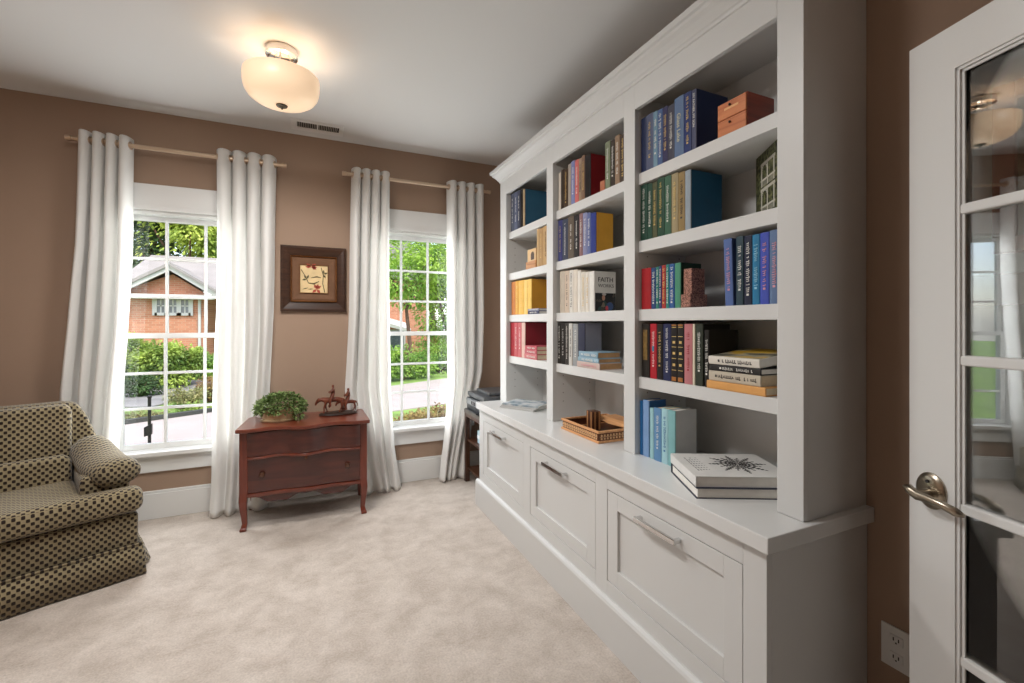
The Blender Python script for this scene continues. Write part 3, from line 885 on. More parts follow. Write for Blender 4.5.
flat_stack(1.312, 0, y_at(577.4), SHZ[4], [
    (.032, y_at(577.4) - y_at(599.8), .140, 'pink-beige book at the bottom of the flat stack, middle bay', (202, 176, 166), PINKL, PAGEST, 0, 0, 'title'),
    (.023, y_at(579.3) - y_at(600), .138, 'slim pale blue book in the middle of the flat stack, middle bay', (142, 172, 190), SILV, PAGEST, 0, -.008, 'title'),
    (.030, y_at(581) - y_at(600), .140, 'thick pale blue book on top of the flat stack, middle bay', (134, 168, 188), SILV, PAGEST, 0, -.016, 'two')])

# far bay
row('far', 1, [
    (510.9, 514.2, 193.8, 'slate grey book', (82, 88, 108), None, SILV, 'title'),
    (514.3, 517.4, 192.2, 'grey-blue book', (88, 96, 122), None, SILV, 'title'),
    (517.5, 520.3, 190.6, 'dark slate book', (62, 68, 86), None, SILV, 'title'),
    (520.4, 523, 189.8, 'thin black book', (24, 22, 24), None, None, 'plain'),
    (523.1, 524.8, 189.2, 'tan-edged book with teal blue cover', (178, 150, 112), (26, 86, 118), None, 'plain', 550),
])
row('far', 2, [
    (536.9, 538.9, 229.2, 'thin pale wood-coloured book', (196, 160, 110), None, None, 'plain'),
    (539.0, 543.1, 228.4, 'tan book', (178, 138, 88), None, GOLD, 'title'),
    (543.2, 548.5, 226, 'mustard tan book with dark flecks', (190, 152, 98), None, INK, 'title'),
])
row('far', 3, [
    (511.5, 515.3, 282, 'orange book', (206, 120, 46), None, None, 'plain'),
    (515.4, 518.5, 281, 'amber yellow book', (222, 160, 50), None, GOLD, 'title'),
    (518.6, 523.9, 280.5, 'wide golden yellow book', (232, 176, 60), None, GOLD, 'title'),
    (524, 527.4, 280, 'pale yellow book', (236, 194, 96), None, None, 'plain'),
    (527.5, 531.6, 279.2, 'yellow-spined book with golden cover', (236, 190, 80), (216, 146, 26), None, 'plain', 550),
])
y1_ = on_x(528.1, 310, 1.312)[1]
flat_stack(1.312, 0, y1_, SHZ[3], [
    (.020, .15, .12, 'navy book lying flat under the lilac one, third shelf of far bay', (58, 62, 96), SILV, PAGESW, 0, 0, 'title'),
    (.014, .15, .12, 'lilac book lying flat on the navy one, third shelf of far bay', (150, 148, 170), SILV, PAGESW, 0, 0, 'two')])
row('far', 4, [
    (509, 511, 322.5, 'thin maroon book', (130, 24, 34), None, None, 'plain'),
    (511.1, 514.1, 322.5, 'crimson book', (184, 36, 48), None, None, 'plain'),
    (514.2, 518, 322.5, 'pinkish red book with cream print', (192, 72, 78), None, SILV, 'title'),
    (518.1, 521.6, 322.5, 'rose red book with cream print', (200, 90, 92), None, SILV, 'title'),
    (521.7, 525.2, 322.5, 'cream-spined book with deep red cover', (216, 176, 160), (142, 20, 36), None, 'plain', 550),
])
y1_ = on_x(524.5, 350, 1.312)[1]; y2_ = on_x(541, 350, 1.312)[1]
flat_stack(1.312, 0, y1_, SHZ[4], [
    (.034, .18, .12, 'pink book at the bottom of the red stack, fourth shelf of far bay', (206, 110, 112), SILV, PAGES, 0, 0, 'title'),
    (.026, .17, .12, 'rose book in the middle of the red stack, fourth shelf of far bay', (198, 92, 98), SILV, PAGES, 0, -.006, 'title'),
    (.026, .165, .12, 'red book on top of the red stack, fourth shelf of far bay', (196, 78, 88), SILV, PAGES, 0, -.012, 'title')])

# coffee-table books and magazines on the worktop
CT = math.radians(-26.6)
for i, (z, th, rgb, lab) in enumerate(((.745, .034, (48, 52, 72), 'large white-paged book with navy cover lying under the floral one on the worktop'), (.780, .034, (222, 220, 216), 'large white book with black floral medallion on top, on the worktop'))):
    r = thing('coffee_table_book', lab, 'book', (1.149 + i * .006, 1.08 + i * .008, z), CT, 'large books on the worktop')
    w, d = .318, .262
    g = G(); g.box(0, w, 0, d, 0, .002); g.box(0, w, 0, d, th - .0016, th); g.box(0, .003, 0, d, .003, th - .003) if i else g.box(0, w, d - .003, d, .003, th - .003)
    g.build('cover', book_mat((214, 212, 208) if i else rgb), r)
    g = G(); g.box(.005, w - .003, .003, d - .005, .003, th - .003); g.build('page_block', PAGESW, r)
    if i:
        g = G(); rng = random.Random(3); c = (.195, .135)
        zt_ = th + .0006                                   # medallion: eight sprigs with paired leaves, short sprigs between
        def leaf(px_, py_, an, l, w_):
            dx, dy = math.cos(an), math.sin(an)
            g.add([(px_, py_, zt_), (px_ + dx * l * .5 + dy * w_, py_ + dy * l * .5 - dx * w_, zt_), (px_ + dx * l, py_ + dy * l, zt_), (px_ + dx * l * .5 - dy * w_, py_ + dy * l * .5 + dx * w_, zt_)], [(0, 1, 2, 3)])
        for k in range(16):
            a = 2 * PI * k / 16; L_ = .088 if k % 2 == 0 else .064
            g.tube([(c[0] + .014 * math.cos(a), c[1] + .014 * math.sin(a), zt_), (c[0] + L_ * math.cos(a), c[1] + L_ * math.sin(a), zt_)], .0010, 5)
            for rr, l in ((.034, .011), (.048, .014), (.064, .014), (.078, .010)):
                if rr > L_ - .004: continue
                for s_ in (-1, 1): leaf(c[0] + rr * math.cos(a), c[1] + rr * math.sin(a), a + s_ * .75, l, .0044)
            leaf(c[0] + L_ * math.cos(a), c[1] + L_ * math.sin(a), a, .014, .0046)
            for s_ in (-1, 1): leaf(c[0] + .02 * math.cos(a), c[1] + .02 * math.sin(a), a + s_ * .4, .012, .003)
        for k in range(8):
            a = 2 * PI * k / 8; g.ball((c[0] + .010 * math.cos(a), c[1] + .010 * math.sin(a), th + .0005), (.005, .005, .0006), 8, 4)
        g.build('floral_medallion', INK, r)
        g = G()
        for q in range(5):
            y0 = .06 + .0; x = .030 + q * .010
            for j in range(7 - q % 2):
                g.box(x, x + .005, y0 + j * .022 + q * .003, y0 + j * .022 + .014, th, th + .0006)
        g.build('small_print', mat('grey_print', (150, 148, 146), .7, noise=.02), r)
MR = math.atan2(-.22, .14)
mr_, N, L, b_ = nodes_of('magazine_cover_art')
tc = N.new('ShaderNodeTexCoord'); nz = N.new('ShaderNodeTexNoise'); nz.inputs['Scale'].default_value = 16; nz.inputs['Detail'].default_value = 4
L.new(tc.outputs['Object'], nz.inputs['Vector']); rp = N.new('ShaderNodeValToRGB'); e = rp.color_ramp.elements
e[0].position = .35; e[0].color = lin((120, 140, 152)); e[1].position = .6; e[1].color = lin((206, 210, 212)); L.new(nz.outputs['Fac'], rp.inputs[0]); L.new(rp.outputs[0], b_.inputs['Base Color']); b_.inputs['Roughness'].default_value = .25
for i, lab in enumerate(('bottom magazine of the small pile on the worktop, far bay', 'middle magazine of the small pile on the worktop, far bay', 'top glossy pale blue magazine of the pile on the worktop, far bay')):
    r = thing('magazine', lab, 'magazine', (1.335 + .006 * i, 2.735 - .004 * i, .7455 + .0115 * i), MR + .05 * (i - 1), 'magazines on the worktop')
    g = G(); g.box(-.135, .135, -.10, .10, .0008, .0103); g.build('page_block', PAGESW, r)
    g = G(); g.box(-.136, .136, -.101, .101, .0103, .011); g.box(-.136, .136, -.102, -.100, 0, .011); g.box(-.136, .136, -.101, .101, 0, .0007); g.build('cover', mr_ if i == 2 else mat('magazine_grey', (190, 190, 188), .4, noise=.1), r)

# ------------------------------------------------------------------ shelf ornaments
# cedar box with two little drawers
y0, y1 = on_x(717.3, 300, 1.33)[1], on_x(746.3, 300, 1.33)[1]
bx = thing('wooden_chest_box', 'small orange wooden box with two drawers on the top shelf, near bay', 'box', (1.33, (y0 + y1) / 2, SHZ[1] + .0005))
w = (y0 - y1) / 2; h = on_x(746, 90.5, 1.33)[2] - SHZ[1]
g = G(); g.box(.006, .140, -w, w, 0, h); g.build('body', REDWOOD, bx, bevel=.002)
for z0, z1 in ((.004, h * .49), (h * .51, h - .004)):
    g = G(); g.box(0, .006, -w + .002, w - .002, z0, z1); dd = g.build('drawer', CEDAR, bx, bevel=.001)
    g = G(); g.ball((-.004, .004, z1 - .016), .0045); g.build('knob', DARKWOOD, dd, smooth=True)
g = G(); g.box(-.001, .0, -.028, .028, h * .74, h * .80); g.build('name_plate', mat('pale_wood_inlay', (232, 176, 120), .4, noise=.05), bx)
# book with photographed porch, standing askew against the stile
pa = on_x(756.2, 200, 1.50)
pb = thing('photo_book', 'picture book with white porch photo standing askew on the second shelf, near bay', 'book', (pa[0], pa[1], SHZ[2] + .0005), math.atan2(-.832, -.555))
ph = on_x(756.2, 152.8, 1.50)[2] - SHZ[2]
PS = 1 if (Matrix.Rotation(math.atan2(-.832, -.555), 3, 'Z') @ Vector((0, 1, 0))).dot(Vector((-.832, .555, 0))) > 0 else -1
g = G(); g.box(0, .21, PS * 0, -PS * .003, 0, ph); g.box(0, .21, -PS * .022, -PS * .019, 0, ph); g.box(0, .003, -PS * .003, -PS * .019, 0, ph); g.build('cover', book_mat((52, 52, 38)), pb)
g = G(); g.box(.004, .205, -PS * .0032, -PS * .0188, .003, ph - .003); g.build('page_block', PAGESW, pb)
m, N, L, b_ = nodes_of('garden_photo')
tc = N.new('ShaderNodeTexCoord'); nz = N.new('ShaderNodeTexNoise'); nz.inputs['Scale'].default_value = 70; nz.inputs['Detail'].default_value = 4
L.new(tc.outputs['Object'], nz.inputs['Vector']); rp = N.new('ShaderNodeValToRGB'); e = rp.color_ramp.elements
e[0].position = .4; e[0].color = lin((34, 38, 22)); e[1].position = .65; e[1].color = lin((120, 122, 84)); L.new(nz.outputs['Fac'], rp.inputs[0]); L.new(rp.outputs[0], b_.inputs['Base Color'])
g = G(); g.box(.001, .209, PS * .0002, PS * .0006, .001, ph - .001); g.build('cover_photo', m, pb)
g = G(); PT = mat('photo_porch_white', (196, 192, 180), .5, noise=.1)
def pbx(a, b, c, d): g.box(a, b, PS * .0006, PS * .0010, c, d)
for (zb, zt) in ((.03, .115), (.125, .205)):
    for x in (.05, .10, .155): pbx(x, x + .008, zb, zt)
    pbx(.045, .168, zt - .006, zt + .004); pbx(.045, .168, zb + .02, zb + .026)
    for x in range(12): pbx(.052 + x * .0095, .0545 + x * .0095, zb, zb + .02)
    for k in range(9):
        a0 = PI * k / 8; pbx(.079 + .023 * math.cos(a0) - .003, .079 + .023 * math.cos(a0) + .003, zt - .03 + .022 * math.sin(a0), zt - .024 + .022 * math.sin(a0))
g.build('photo_porch', PT, pb)
# granite bookend
GR = granite_mat()
y0, y1 = on_x(680.4, 300, 1.318)[1], on_x(690, 300, 1.318)[1]
be = thing('granite_bookend', 'stepped speckled red granite bookend beside the green book, near bay', 'bookend', (1.316, (y0 + y1) / 2 - .004, SHZ[3] + .0005))
g = G(); g.box(0, .088, -.024, .024, 0, .051); g.build('lower_block', GR, be, bevel=.002)
g = G(); g.box(.012, .082, -.018, .022, .0515, .150); g.build('upper_block', GR, be, bevel=.002)
# small wooden wedge on the middle bay
y0, y1 = on_x(600, 300, 1.335)[1], on_x(604.6, 300, 1.335)[1]
wb = thing('wooden_bookend', 'tiny terracotta-toned wooden block between the books on the top shelf, middle bay', 'bookend', (1.335, (y0 + y1) / 2, SHZ[1] + .0005))
w_ = (y0 - y1) / 2
g = G(); g.prism([(0, 0), (0, .060), (.05, .066), (.05, 0)], -w_, w_, 'y'); g.build('block', mat('terracotta_wood', (180, 112, 84), .5, noise=.1), wb, fix=True, bevel=.002)
# plaque bookend in the far bay
ya = on_x(525.6, 262, 1.33)[1]; yb3 = on_x(535.8, 262, 1.33)[1]
pq = thing('plaque_bookend', 'pale wooden bookend with a small arched picture on the second shelf, far bay', 'bookend', (1.33, (ya + yb3) / 2, SHZ[2] + .0005))
w_ = (ya - yb3) / 2
g = G(); g.box(0, .09, -w_, w_, 0, .052); g.build('base_block', OAK, pq, bevel=.003)
g = G(); g.box(.012, .030, -w_ * .72, w_ * .95, .052, .135); g.build('plaque', mat('pale_plaque_wood', (214, 180, 134), .5, noise=.08), pq, bevel=.002)
g = G(); g.prism([(-w_ * .38, .062), (w_ * .25, .062), (w_ * .25, .098), (w_ * .12, .112), (-w_ * .06, .116), (-w_ * .25, .112), (-w_ * .38, .098)], .0112, .012, 'x'); g.build('arched_picture', DARKWOOD, pq, fix=True)
# woven tray with upright wooden block
TR = wood_mat('tray_frame_wood', (200, 138, 88), (232, 180, 128), 'Y', 5, .4, .1)
tr = thing('woven_tray', 'shallow brown woven wooden tray on the worktop in the middle bay', 'tray', (1.245, 1.757, .7455))
TL, TW, TH = .345, .30, .058
g = G()
for z0, z1 in ((0, .012), (.047, TH)):
    g.box(0, TW, 0, .012, z0, z1); g.box(0, TW, TL - .012, TL, z0, z1); g.box(0, .012, .012, TL - .012, z0, z1); g.box(TW - .012, TW, .012, TL - .012, z0, z1)
g.build('rim', TR, tr, bevel=.002)
g = G(); g.box(.006, TW - .006, .006, TL - .006, .002, .008); g.build('bottom', wood_mat('dark_tray_base', (70, 38, 24), (104, 62, 40), 'Y', 5), tr)
g = G()
for x0, x1, y0_, y1_ in ((.0045, .0085, .012, TL - .012), (TW - .0085, TW - .0045, .012, TL - .012), (.012, TW - .012, .0045, .0085), (.012, TW - .012, TL - .0085, TL - .0045)): g.box(x0, x1, y0_, y1_, .012, .047)
g.build('side_backing', mat('tray_dark_cane', (104, 58, 34), .6, noise=.15), tr)
g = G()
for rowz in range(2):
    z = .0155 + rowz * .0155
    k = 0; q = .016
    while q < TL - .022:
        g.box(.001, .0046, q, q + .009, z + .001, z + .010); g.box(TW - .0046, TW - .001, q, q + .009, z + .001, z + .010); q += .0175
    q = .016
    while q < TW - .022:
        g.box(q, q + .009, .001, .0046, z + .001, z + .010); g.box(q, q + .009, TL - .0046, TL - .001, z + .001, z + .010); q += .0175
for z in (.0285,):
    g.box(.002, .0045, .012, TL - .012, z, z + .002); g.box(.012, TW - .012, .002, .0045, z, z + .002)
g.build('woven_strips', mat('cane_tan', (226, 182, 134), .5, noise=.1), tr, kind=None) if False else g.build('woven_strips', mat('cane_tan', (226, 182, 134), .5, noise=.1), tr)
g = G(); g.prism([(.0, .047), (.0, .058), (.10, .075), (.19, .075), (.29, .058), (.29, .047)], TL - .34, TL - .33, 'y') if False else g.prism([(.16, .058), (.20, .074), (.288, .074), (.296, .058)], .006, TL - .1, 'y'); g.build('handle_board', TR, tr, fix=True, bevel=.003)
nb = thing('wooden_candle_block', 'dark wooden block with two pale inlaid strips standing in the woven tray', 'ornament', (1.375, 1.985, .755))
g = G(); g.box(-.026, .026, -.030, .030, 0, .098); g.build('block', wood_mat('walnut_block', (58, 30, 20), (92, 54, 34), 'Z', 5), nb, bevel=.003)
g = G()
for a in (.012, -.022): g.box(-.0275, -.0258, a, a + .009, .003, .097); 
g.box(-.016, -.006, -.0315, -.0298, .003, .097); g.box(.012, .022, -.0315, -.0298, .003, .097)
g.build('inlay_strips', mat('inlay_tan', (178, 128, 82), .5, noise=.1), nb)

# ------------------------------------------------------------------ ceiling lamp, vent
LX, LY = -.128, 2.626
cl = thing('ceiling_light', 'semi-flush ceiling light with frosted warm glass bowl', 'ceiling light', (LX, LY, CEIL))
g = G(); g.lathe([(.070, -.040), (.076, -.036), (.078, -.008), (.074, 0)], seg=36); g.lathe([(.054, -.0401), (.06, -.044), (.066, -.0401)], seg=36, closed=True); g.build('canopy', CHROME, cl, smooth='angle')
g = G()
for k in range(3):
    a = 2 * PI * k / 3 + .4; g.tube([(.045 * math.cos(a), .045 * math.sin(a), -.04), (.045 * math.cos(a), .045 * math.sin(a), -.26)], .005, 8)
g.build('support_rods', CHROME, cl, smooth='angle')
m, N, L, b_ = nodes_of('frosted_bowl_glass')
b_.inputs['Base Color'].default_value = lin((250, 226, 196)); b_.inputs['Roughness'].default_value = .35
em_n = N.new('ShaderNodeEmission'); em_n.inputs['Color'].default_value = lin((255, 214, 172)); em_n.inputs['Strength'].default_value = .42
ad = N.new('ShaderNodeAddShader'); L.new(b_.outputs[0], ad.inputs[0]); L.new(em_n.outputs[0], ad.inputs[1]); L.new(ad.outputs[0], N['Material Output'].inputs['Surface'])
g = G()
KR = .885
outer = [(r_ * KR, z_) for r_, z_ in [(.012, -.290), (.06, -.288), (.11, -.280), (.15, -.267), (.178, -.249), (.195, -.226), (.203, -.196), (.205, -.160), (.203, -.142)]]
inner = [(r_ * KR, z_) for r_, z_ in [(.197, -.142), (.198, -.190), (.188, -.221), (.172, -.243), (.145, -.260), (.105, -.274), (.06, -.281), (.012, -.283)]]
g.lathe(outer + inner, seg=56, closed=True); g.build('glass_bowl', m, cl, smooth='angle', angle=60)
g = G(); g.lathe([(.001, -.312), (.005, -.310), (.006, -.302), (.010, -.299), (.026, -.296), (.028, -.291), (.001, -.288)], seg=24); g.build('finial', mat('aged_nickel', (120, 112, 100), .35, .9, noise=.05), cl, smooth='angle')
for k in range(2):
    a = .9 + k * PI
    g = G(); g.tube([(.05 * math.cos(a), .05 * math.sin(a), -.205), (.075 * math.cos(a), .075 * math.sin(a), -.21), (.10 * math.cos(a), .10 * math.sin(a), -.215)], [.010, .019, .010], 12)
    g.build('bulb', mat('bulb_glass', (255, 240, 220), .4, emit=(255, 226, 190), estr=2.5), cl, smooth=True)

p00 = Vector(on_z(290.8, 118, CEIL)); p10 = Vector(on_z(343, 126.3, CEIL)); p01 = Vector(on_z(292.5, 130, CEIL))
vt = thing('ceiling_vent', 'white louvred ceiling register above the window wall', 'vent', (.058, 3.555, CEIL))
g = G(); W2, H2 = .175, .095
g.box(-W2, W2, -H2, -.058, -.006, 0); g.box(-W2, W2, .035, H2, -.006, 0); g.box(-W2, -.135, -.058, .035, -.006, 0); g.box(.145, W2, -.058, .035, -.006, 0); g.box(-.004, .006, -.058, .035, -.007, 0)
g.build('register_frame', WHITE, vt, bevel=.002)
g = G(); g.box(-.135, .145, -.058, .035, -.0012, 0); g.build('duct_opening', mat('duct_dark', (40, 38, 36), .9, noise=.05), vt)
g = G()
for k in range(23):
    x = -.130 + k * .0118
    if abs(x) < .006: continue
    g.add([(x, -.058, -.001), (x + .003, -.058, -.006), (x + .003, .035, -.006), (x, .035, -.001)], [(0, 1, 2, 3)])
g.build('louvre_slats', mat('vent_slat', (186, 180, 170), .5, noise=.02), vt, solid=.0015)
g = G(); g.ball((.155, -.02, -.008), (.006, .006, .006)); g.build('damper_lever', WHITE, vt, smooth=True)

# ------------------------------------------------------------------ curtains
RODZ, RODY = 2.462, WALL_Y - .105


def rod(x0, x1, brk, label):
    r = thing('curtain_rod', label, 'curtain rod', ((x0 + x1) / 2, RODY, RODZ))
    c = (x0 + x1) / 2; h = (x1 - x0) / 2
    g = G(); g.tube([(-h + .03, 0, 0), (h - .03, 0, 0)], .0145, 14); g.build('pole', BRASS, r, smooth='angle')
    for e in (-1, 1):
        g = G(); g.tube([(e * (h - .03), 0, 0), (e * (h - .028), 0, 0), (e * h, 0, 0)], [.0145, .0175, .0175], 14); g.build('finial', BRASS, r, smooth='angle')
    for bx_ in brk:
        g = G(); g.tube([(bx_ - c, 0, -.014), (bx_ - c, .05, -.016), (bx_ - c, .104, -.016)], .006, 8); g.box(bx_ - c - .014, bx_ - c + .014, .099, .105, -.045, .02)
        g.build('bracket', BRASS, r, smooth='angle')
    return r


rod(-1.365, -.148, (-1.25, -.24), 'brass curtain rod over the window behind the armchair')
rod(.232, 1.445, (.33, 1.34), 'brass curtain rod over the window next to the bookcase')


def interp(tab, z):
    for (z0, a), (z1, b) in zip(tab, tab[1:]):
        if z >= z1 - 1e-9:
            k = (z - z0) / (z1 - z0); k = max(0, min(1, k)); k = k * k * (3 - 2 * k) if False else k
            return a + (b - a) * k
    return tab[-1][1]


def curtain(label, left, right, n, seed, yoff=0.0):
    """left/right: lists (z, x) from the top to the hem; n folds"""
    rng = random.Random(seed)
    xc = (left[0][1] + right[0][1]) / 2
    r = thing('curtain', label, 'curtain', (xc, RODY, 0), 0, 'white grommet curtains')
    ph = [rng.uniform(-.5, .5) for _ in range(6)]

    def fn(s, t):
        z = 2.513 - t * 2.505
        xl, xr = interp(left, z), interp(right, z)
        amp = .044 + .008 * math.sin(t * 5 + ph[0])
        low = max(0, t - .55) / .45
        phi = 2 * PI * n * s + .35 * math.sin(3 * t + ph[1]) * t
        wav = math.cos(phi)
        wav2 = math.cos(2 * PI * (n - 1.5) * s + ph[2] * 3 + 1.6 * t)
        y = amp * ((1 - .45 * low) * wav + .45 * low * wav2)
        x = xl + (xr - xl) * (s - (1.15 / (2 * PI * n)) * math.sin(phi) * (1 - .8 * min(1, t * 1.6)) + .02 * low * math.sin(7 * s + ph[4] * 4))
        x += .008 * math.sin(9 * t + 5 * s + ph[5] * 6) * t
        y += yoff * t - .035 * max(0, t - .93) / .07 * (.6 + .4 * math.sin(6 * s + ph[4] * 5))
        # keep the cloth clear of the casing and wall
        y = min(y, .052)
        return (x - xc, y, max(z, .004 + .003 * (1 + wav)))
    g = G(); g.grid(fn, int(n * 16), 70)
    g.build('fabric', CURT, r, smooth=True, solid=.003)
    for k in range(int(2 * n)):
        s = (k + .5) / (2 * n)
        a = fn(s - .01, .02); b = fn(s + .01, .02)
        d = Vector((b[0] - a[0], b[1] - a[1], 0)).normalized()
        p = fn(s, .02)
        g = G(); q = []
        for j in range(18):
            an = 2 * PI * j / 18; q.append((p[0] + d.x * .021 * math.cos(an), p[1] + d.y * .021 * math.cos(an), RODZ + .021 * math.sin(an)))
        g.tube(q + [q[0]], .0042, 6, cap=False); g.build('grommet', BRASS, r, smooth=True)
    return r


def xs_at(lst): return [(z, x) for z, x in lst]
def xu(u): return on_y(u, 300, RODY)[0]
curtain('leftmost white curtain, hanging behind the armchair', [(2.52, xu(78)), (1.8, xu(74)), (1.3, xu(66)), (.9, xu(57)), (0, xu(47))], [(2.52, xu(131.5)), (1.8, xu(129.5)), (1.2, xu(125.5)), (.7, xu(120)), (0, xu(108))], 4, 11)
curtain('white curtain between the armchair window and the framed picture', [(2.52, xu(216)), (1.4, xu(216)), (.8, xu(213)), (0, xu(209))], [(2.52, xu(276)), (1.4, xu(273)), (.8, xu(270)), (0, xu(266))], 4, 23, -.03)
curtain('white curtain just right of the framed picture, behind the chest', [(2.52, xu(352)), (1.4, xu(349)), (.8, xu(346)), (0, xu(362))], [(2.52, xu(390)), (1.4, xu(390)), (.8, xu(391)), (.35, xu(395)), (0, xu(402))], 4, 31, -.04)
curtain('white curtain hanging beside the printer stand', [(2.52, xu(448)), (1.4, xu(449)), (.8, xu(450)), (.45, xu(446)), (0, xu(438))], [(2.52, xu(484)), (1.4, xu(485)), (.9, xu(484)), (.45, xu(473)), (0, xu(465))], 4, 47)

# ------------------------------------------------------------------ framed picture between the windows
pf = thing('framed_picture', 'dark wooden framed square picture on the tan wall above the chest', 'picture', (.037, WALL_Y, 1.653))
def ring(g, o_, i_, y0, y1, oy=None):
    o_ *= .965; i_ *= .965; q_ = (o_ + i_) / 2; k_ = .925
    prof_ = [(o_, y1), (o_, y0 * .75), (q_ + (o_ - q_) * .5, y0), (q_, y0 * .9), (i_, y0 * .55), (i_, y1)]
    n_ = len(prof_); base = [(sx_ * r_ * k_, y_, sz_ * r_) for sx_, sz_ in ((-1, -1), (1, -1), (1, 1), (-1, 1)) for r_, y_ in prof_]
    g.add(base, [(c_ * n_ + j, c_ * n_ + (j + 1) % n_, ((c_ + 1) % 4) * n_ + (j + 1) % n_, ((c_ + 1) % 4) * n_ + j) for c_ in range(4) for j in range(n_)])
g = G(); ring(g, .256, .178, -.035, -.002); g.build('outer_frame', wood_mat('espresso_frame', (48, 30, 22), (74, 48, 34), 'X', 4, .35, .2), pf, fix=True)
g = G(); ring(g, .180, .170, -.038, -.002); ring(g, .112, .106, -.024, -.002); g.build('gilt_fillet', mat('dull_gilt', (140, 92, 50), .4, .4, noise=.15), pf, fix=True)
g = G(); ring(g, .170, .112, -.020, -.002); g.build('inner_liner', mat('brown_liner', (116, 84, 62), .7, noise=.12, nscale=20), pf, fix=True)
g = G(); g.box(-.100, .100, -.014, -.002, -.108, .108); g.build('art_panel', mat('cream_art_paper', (224, 198, 150), .6, noise=.12, nscale=14), pf)
g = G()
def leafq(cx, cz, a, l, w): 
    dx, dz = math.cos(a), math.sin(a)
    g.add([(cx, -.0148, cz), (cx + dx * l * .5 - dz * w, -.0148, cz + dz * l * .5 + dx * w), (cx + dx * l, -.0148, cz + dz * l), (cx + dx * l * .5 + dz * w, -.0148, cz + dz * l * .5 - dx * w)], [(0, 3, 2, 1)])
g.tube([(.05, -.0145, .09), (.065, -.0145, .03), (.06, -.0145, -.03), (.075, -.0145, -.1)], .003, 5); g.tube([(-.09, -.0145, .07), (-.06, -.0145, .02), (-.04, -.0145, -.03)], .003, 5); g.tube([(-.04, -.0145, -.03), (.0, -.0145, -.035), (.035, -.0145, -.015)], [.003, .006, .002], 5); g.tube([(-.02, -.0145, .01), (.02, -.0145, .02), (.05, -.0145, .012)], [.002, .005, .002], 5)
for a in (1.2, 2.2, 3.4): leafq(-.05, .0, a, .035, .008)
for a in (.4, 1.5, 5.2): leafq(.065, .04, a, .035, .008)
leafq(-.085, -.08, .3, .05, .004); leafq(-.045, -.078, .1, .04, .004)
g.build('painted_stems', mat('paint_olive', (96, 86, 58), .6, noise=.2), pf)
g = G()
for cx, cz, aa in ((-.02, .092, (0, .7, 2.5, 3.1, -.4)), (.018, -.075, (.7, 1.3, 2.0, 3.9, 5.4))):
    for a in aa: leafq(cx, cz, a, .042, .011)
g.build('painted_flowers', mat('paint_red', (176, 76, 60), .6, noise=.2), pf)

# ------------------------------------------------------------------ chest of drawers
ch = thing('chest_of_drawers', 'low mahogany chest with serpentine front and cabriole feet between the windows', 'chest of drawers', (-.008, 3.455, 0), math.radians(-2.2))
CW, CD = .365, .195       # half width / half depth at the posts


def serp(x, w):           # serpentine front offset, positive towards the room
    s = x / w
    return .030 * math.cos(2.2 * PI * s) * (1 - .35 * s * s) + .028 * (1 - s * s)


def serp_slab(g, w, z0, z1, yb_, yf, k=1.0, over=0):
    n = 32
    fr = [(-w + 2 * w * i / n, yf - k * serp(-w + 2 * w * i / n, w)) for i in range(n + 1)]
    g.prism(fr + [(w, yb_), (-w, yb_)], z0, z1, 'z')
    return g


g = G(); n = 32; w = CW + .035
fr = [(-w + 2 * w * i / n, -CD - .030 - serp(-w + 2 * w * i / n, w) * .9) for i in range(n + 1)]
g.prism(fr + [(w + .0, -CD + .0), (w - .02, CD + .015), (-w + .02, CD + .015), (-w, -CD)], .630, .655, 'z')
g.build('top', MAHOG_X, ch, bevel=.007, bseg=3, fix=True)
g = G(); g.box(-CW + .02, CW - .02, CD - .012, CD, .22, .63); g.box(-CW + .012, -CW + .026, -CD + .03, CD - .01, .22, .63); g.box(CW - .026, CW - .012, -CD + .03, CD - .01, .22, .63); g.build('carcass', MAHOG_D, ch)
g = G(); serp_slab(g, CW - .027, .475, .622, -CD + .05, -CD - .006, .8); g.build('drawer', MAHOG_D, ch, smooth='angle', fix=True)
g = G(); serp_slab(g, CW - .026, .455, .472, -CD + .05, -CD - .014, .85); g.build('drawer_rail', MAHOG_X, ch, smooth='angle', bevel=.004, fix=True)
g = G(); serp_slab(g, CW - .027, .240, .452, -CD + .05, -CD + .004, .18); d2 = g.build('drawer', MAHOG_D, ch, smooth='angle', fix=True)
for x in (-.255, .255):
    g = G(); g.tube([(x, -CD - .003, .352), (x, -CD - .012, .352), (x, -CD - .018, .352), (x, -CD - .030, .352), (x, -CD - .034, .352)], [.016, .008, .010, .017, .010], 16); g.build('knob', wood_mat('dark_knob', (60, 32, 22), (100, 64, 44), 'Z', 5), d2, smooth=True)
g = G(); g.tube([(0, -CD - .004, .43), (0, -CD - .009, .43)], .009, 14); g.build('keyhole_plate', mat('worn_brass', (116, 72, 44), .4, .7, noise=.1), d2)
g = G(); serp_slab(g, CW - .026, .212, .236, -CD + .05, -CD - .006, .25); g.build('bottom_rail', MAHOG_X, ch, bevel=.004, fix=True)
ap = []
for i in range(33):
    s = -1 + i / 16; x = s * (CW - .03)
    ap.append((x, .180 + .018 * math.cos(s * PI * 2.0) - .006 * math.cos(s * PI * 6) + .016 * abs(s) ** 6))
g = G(); g.prism([(-CW + .03, .214)] + ap + [(CW - .03, .214)], -CD + .012, -CD + .03, 'y'); g.build('scalloped_apron', MAHOG_D, ch, fix=True)
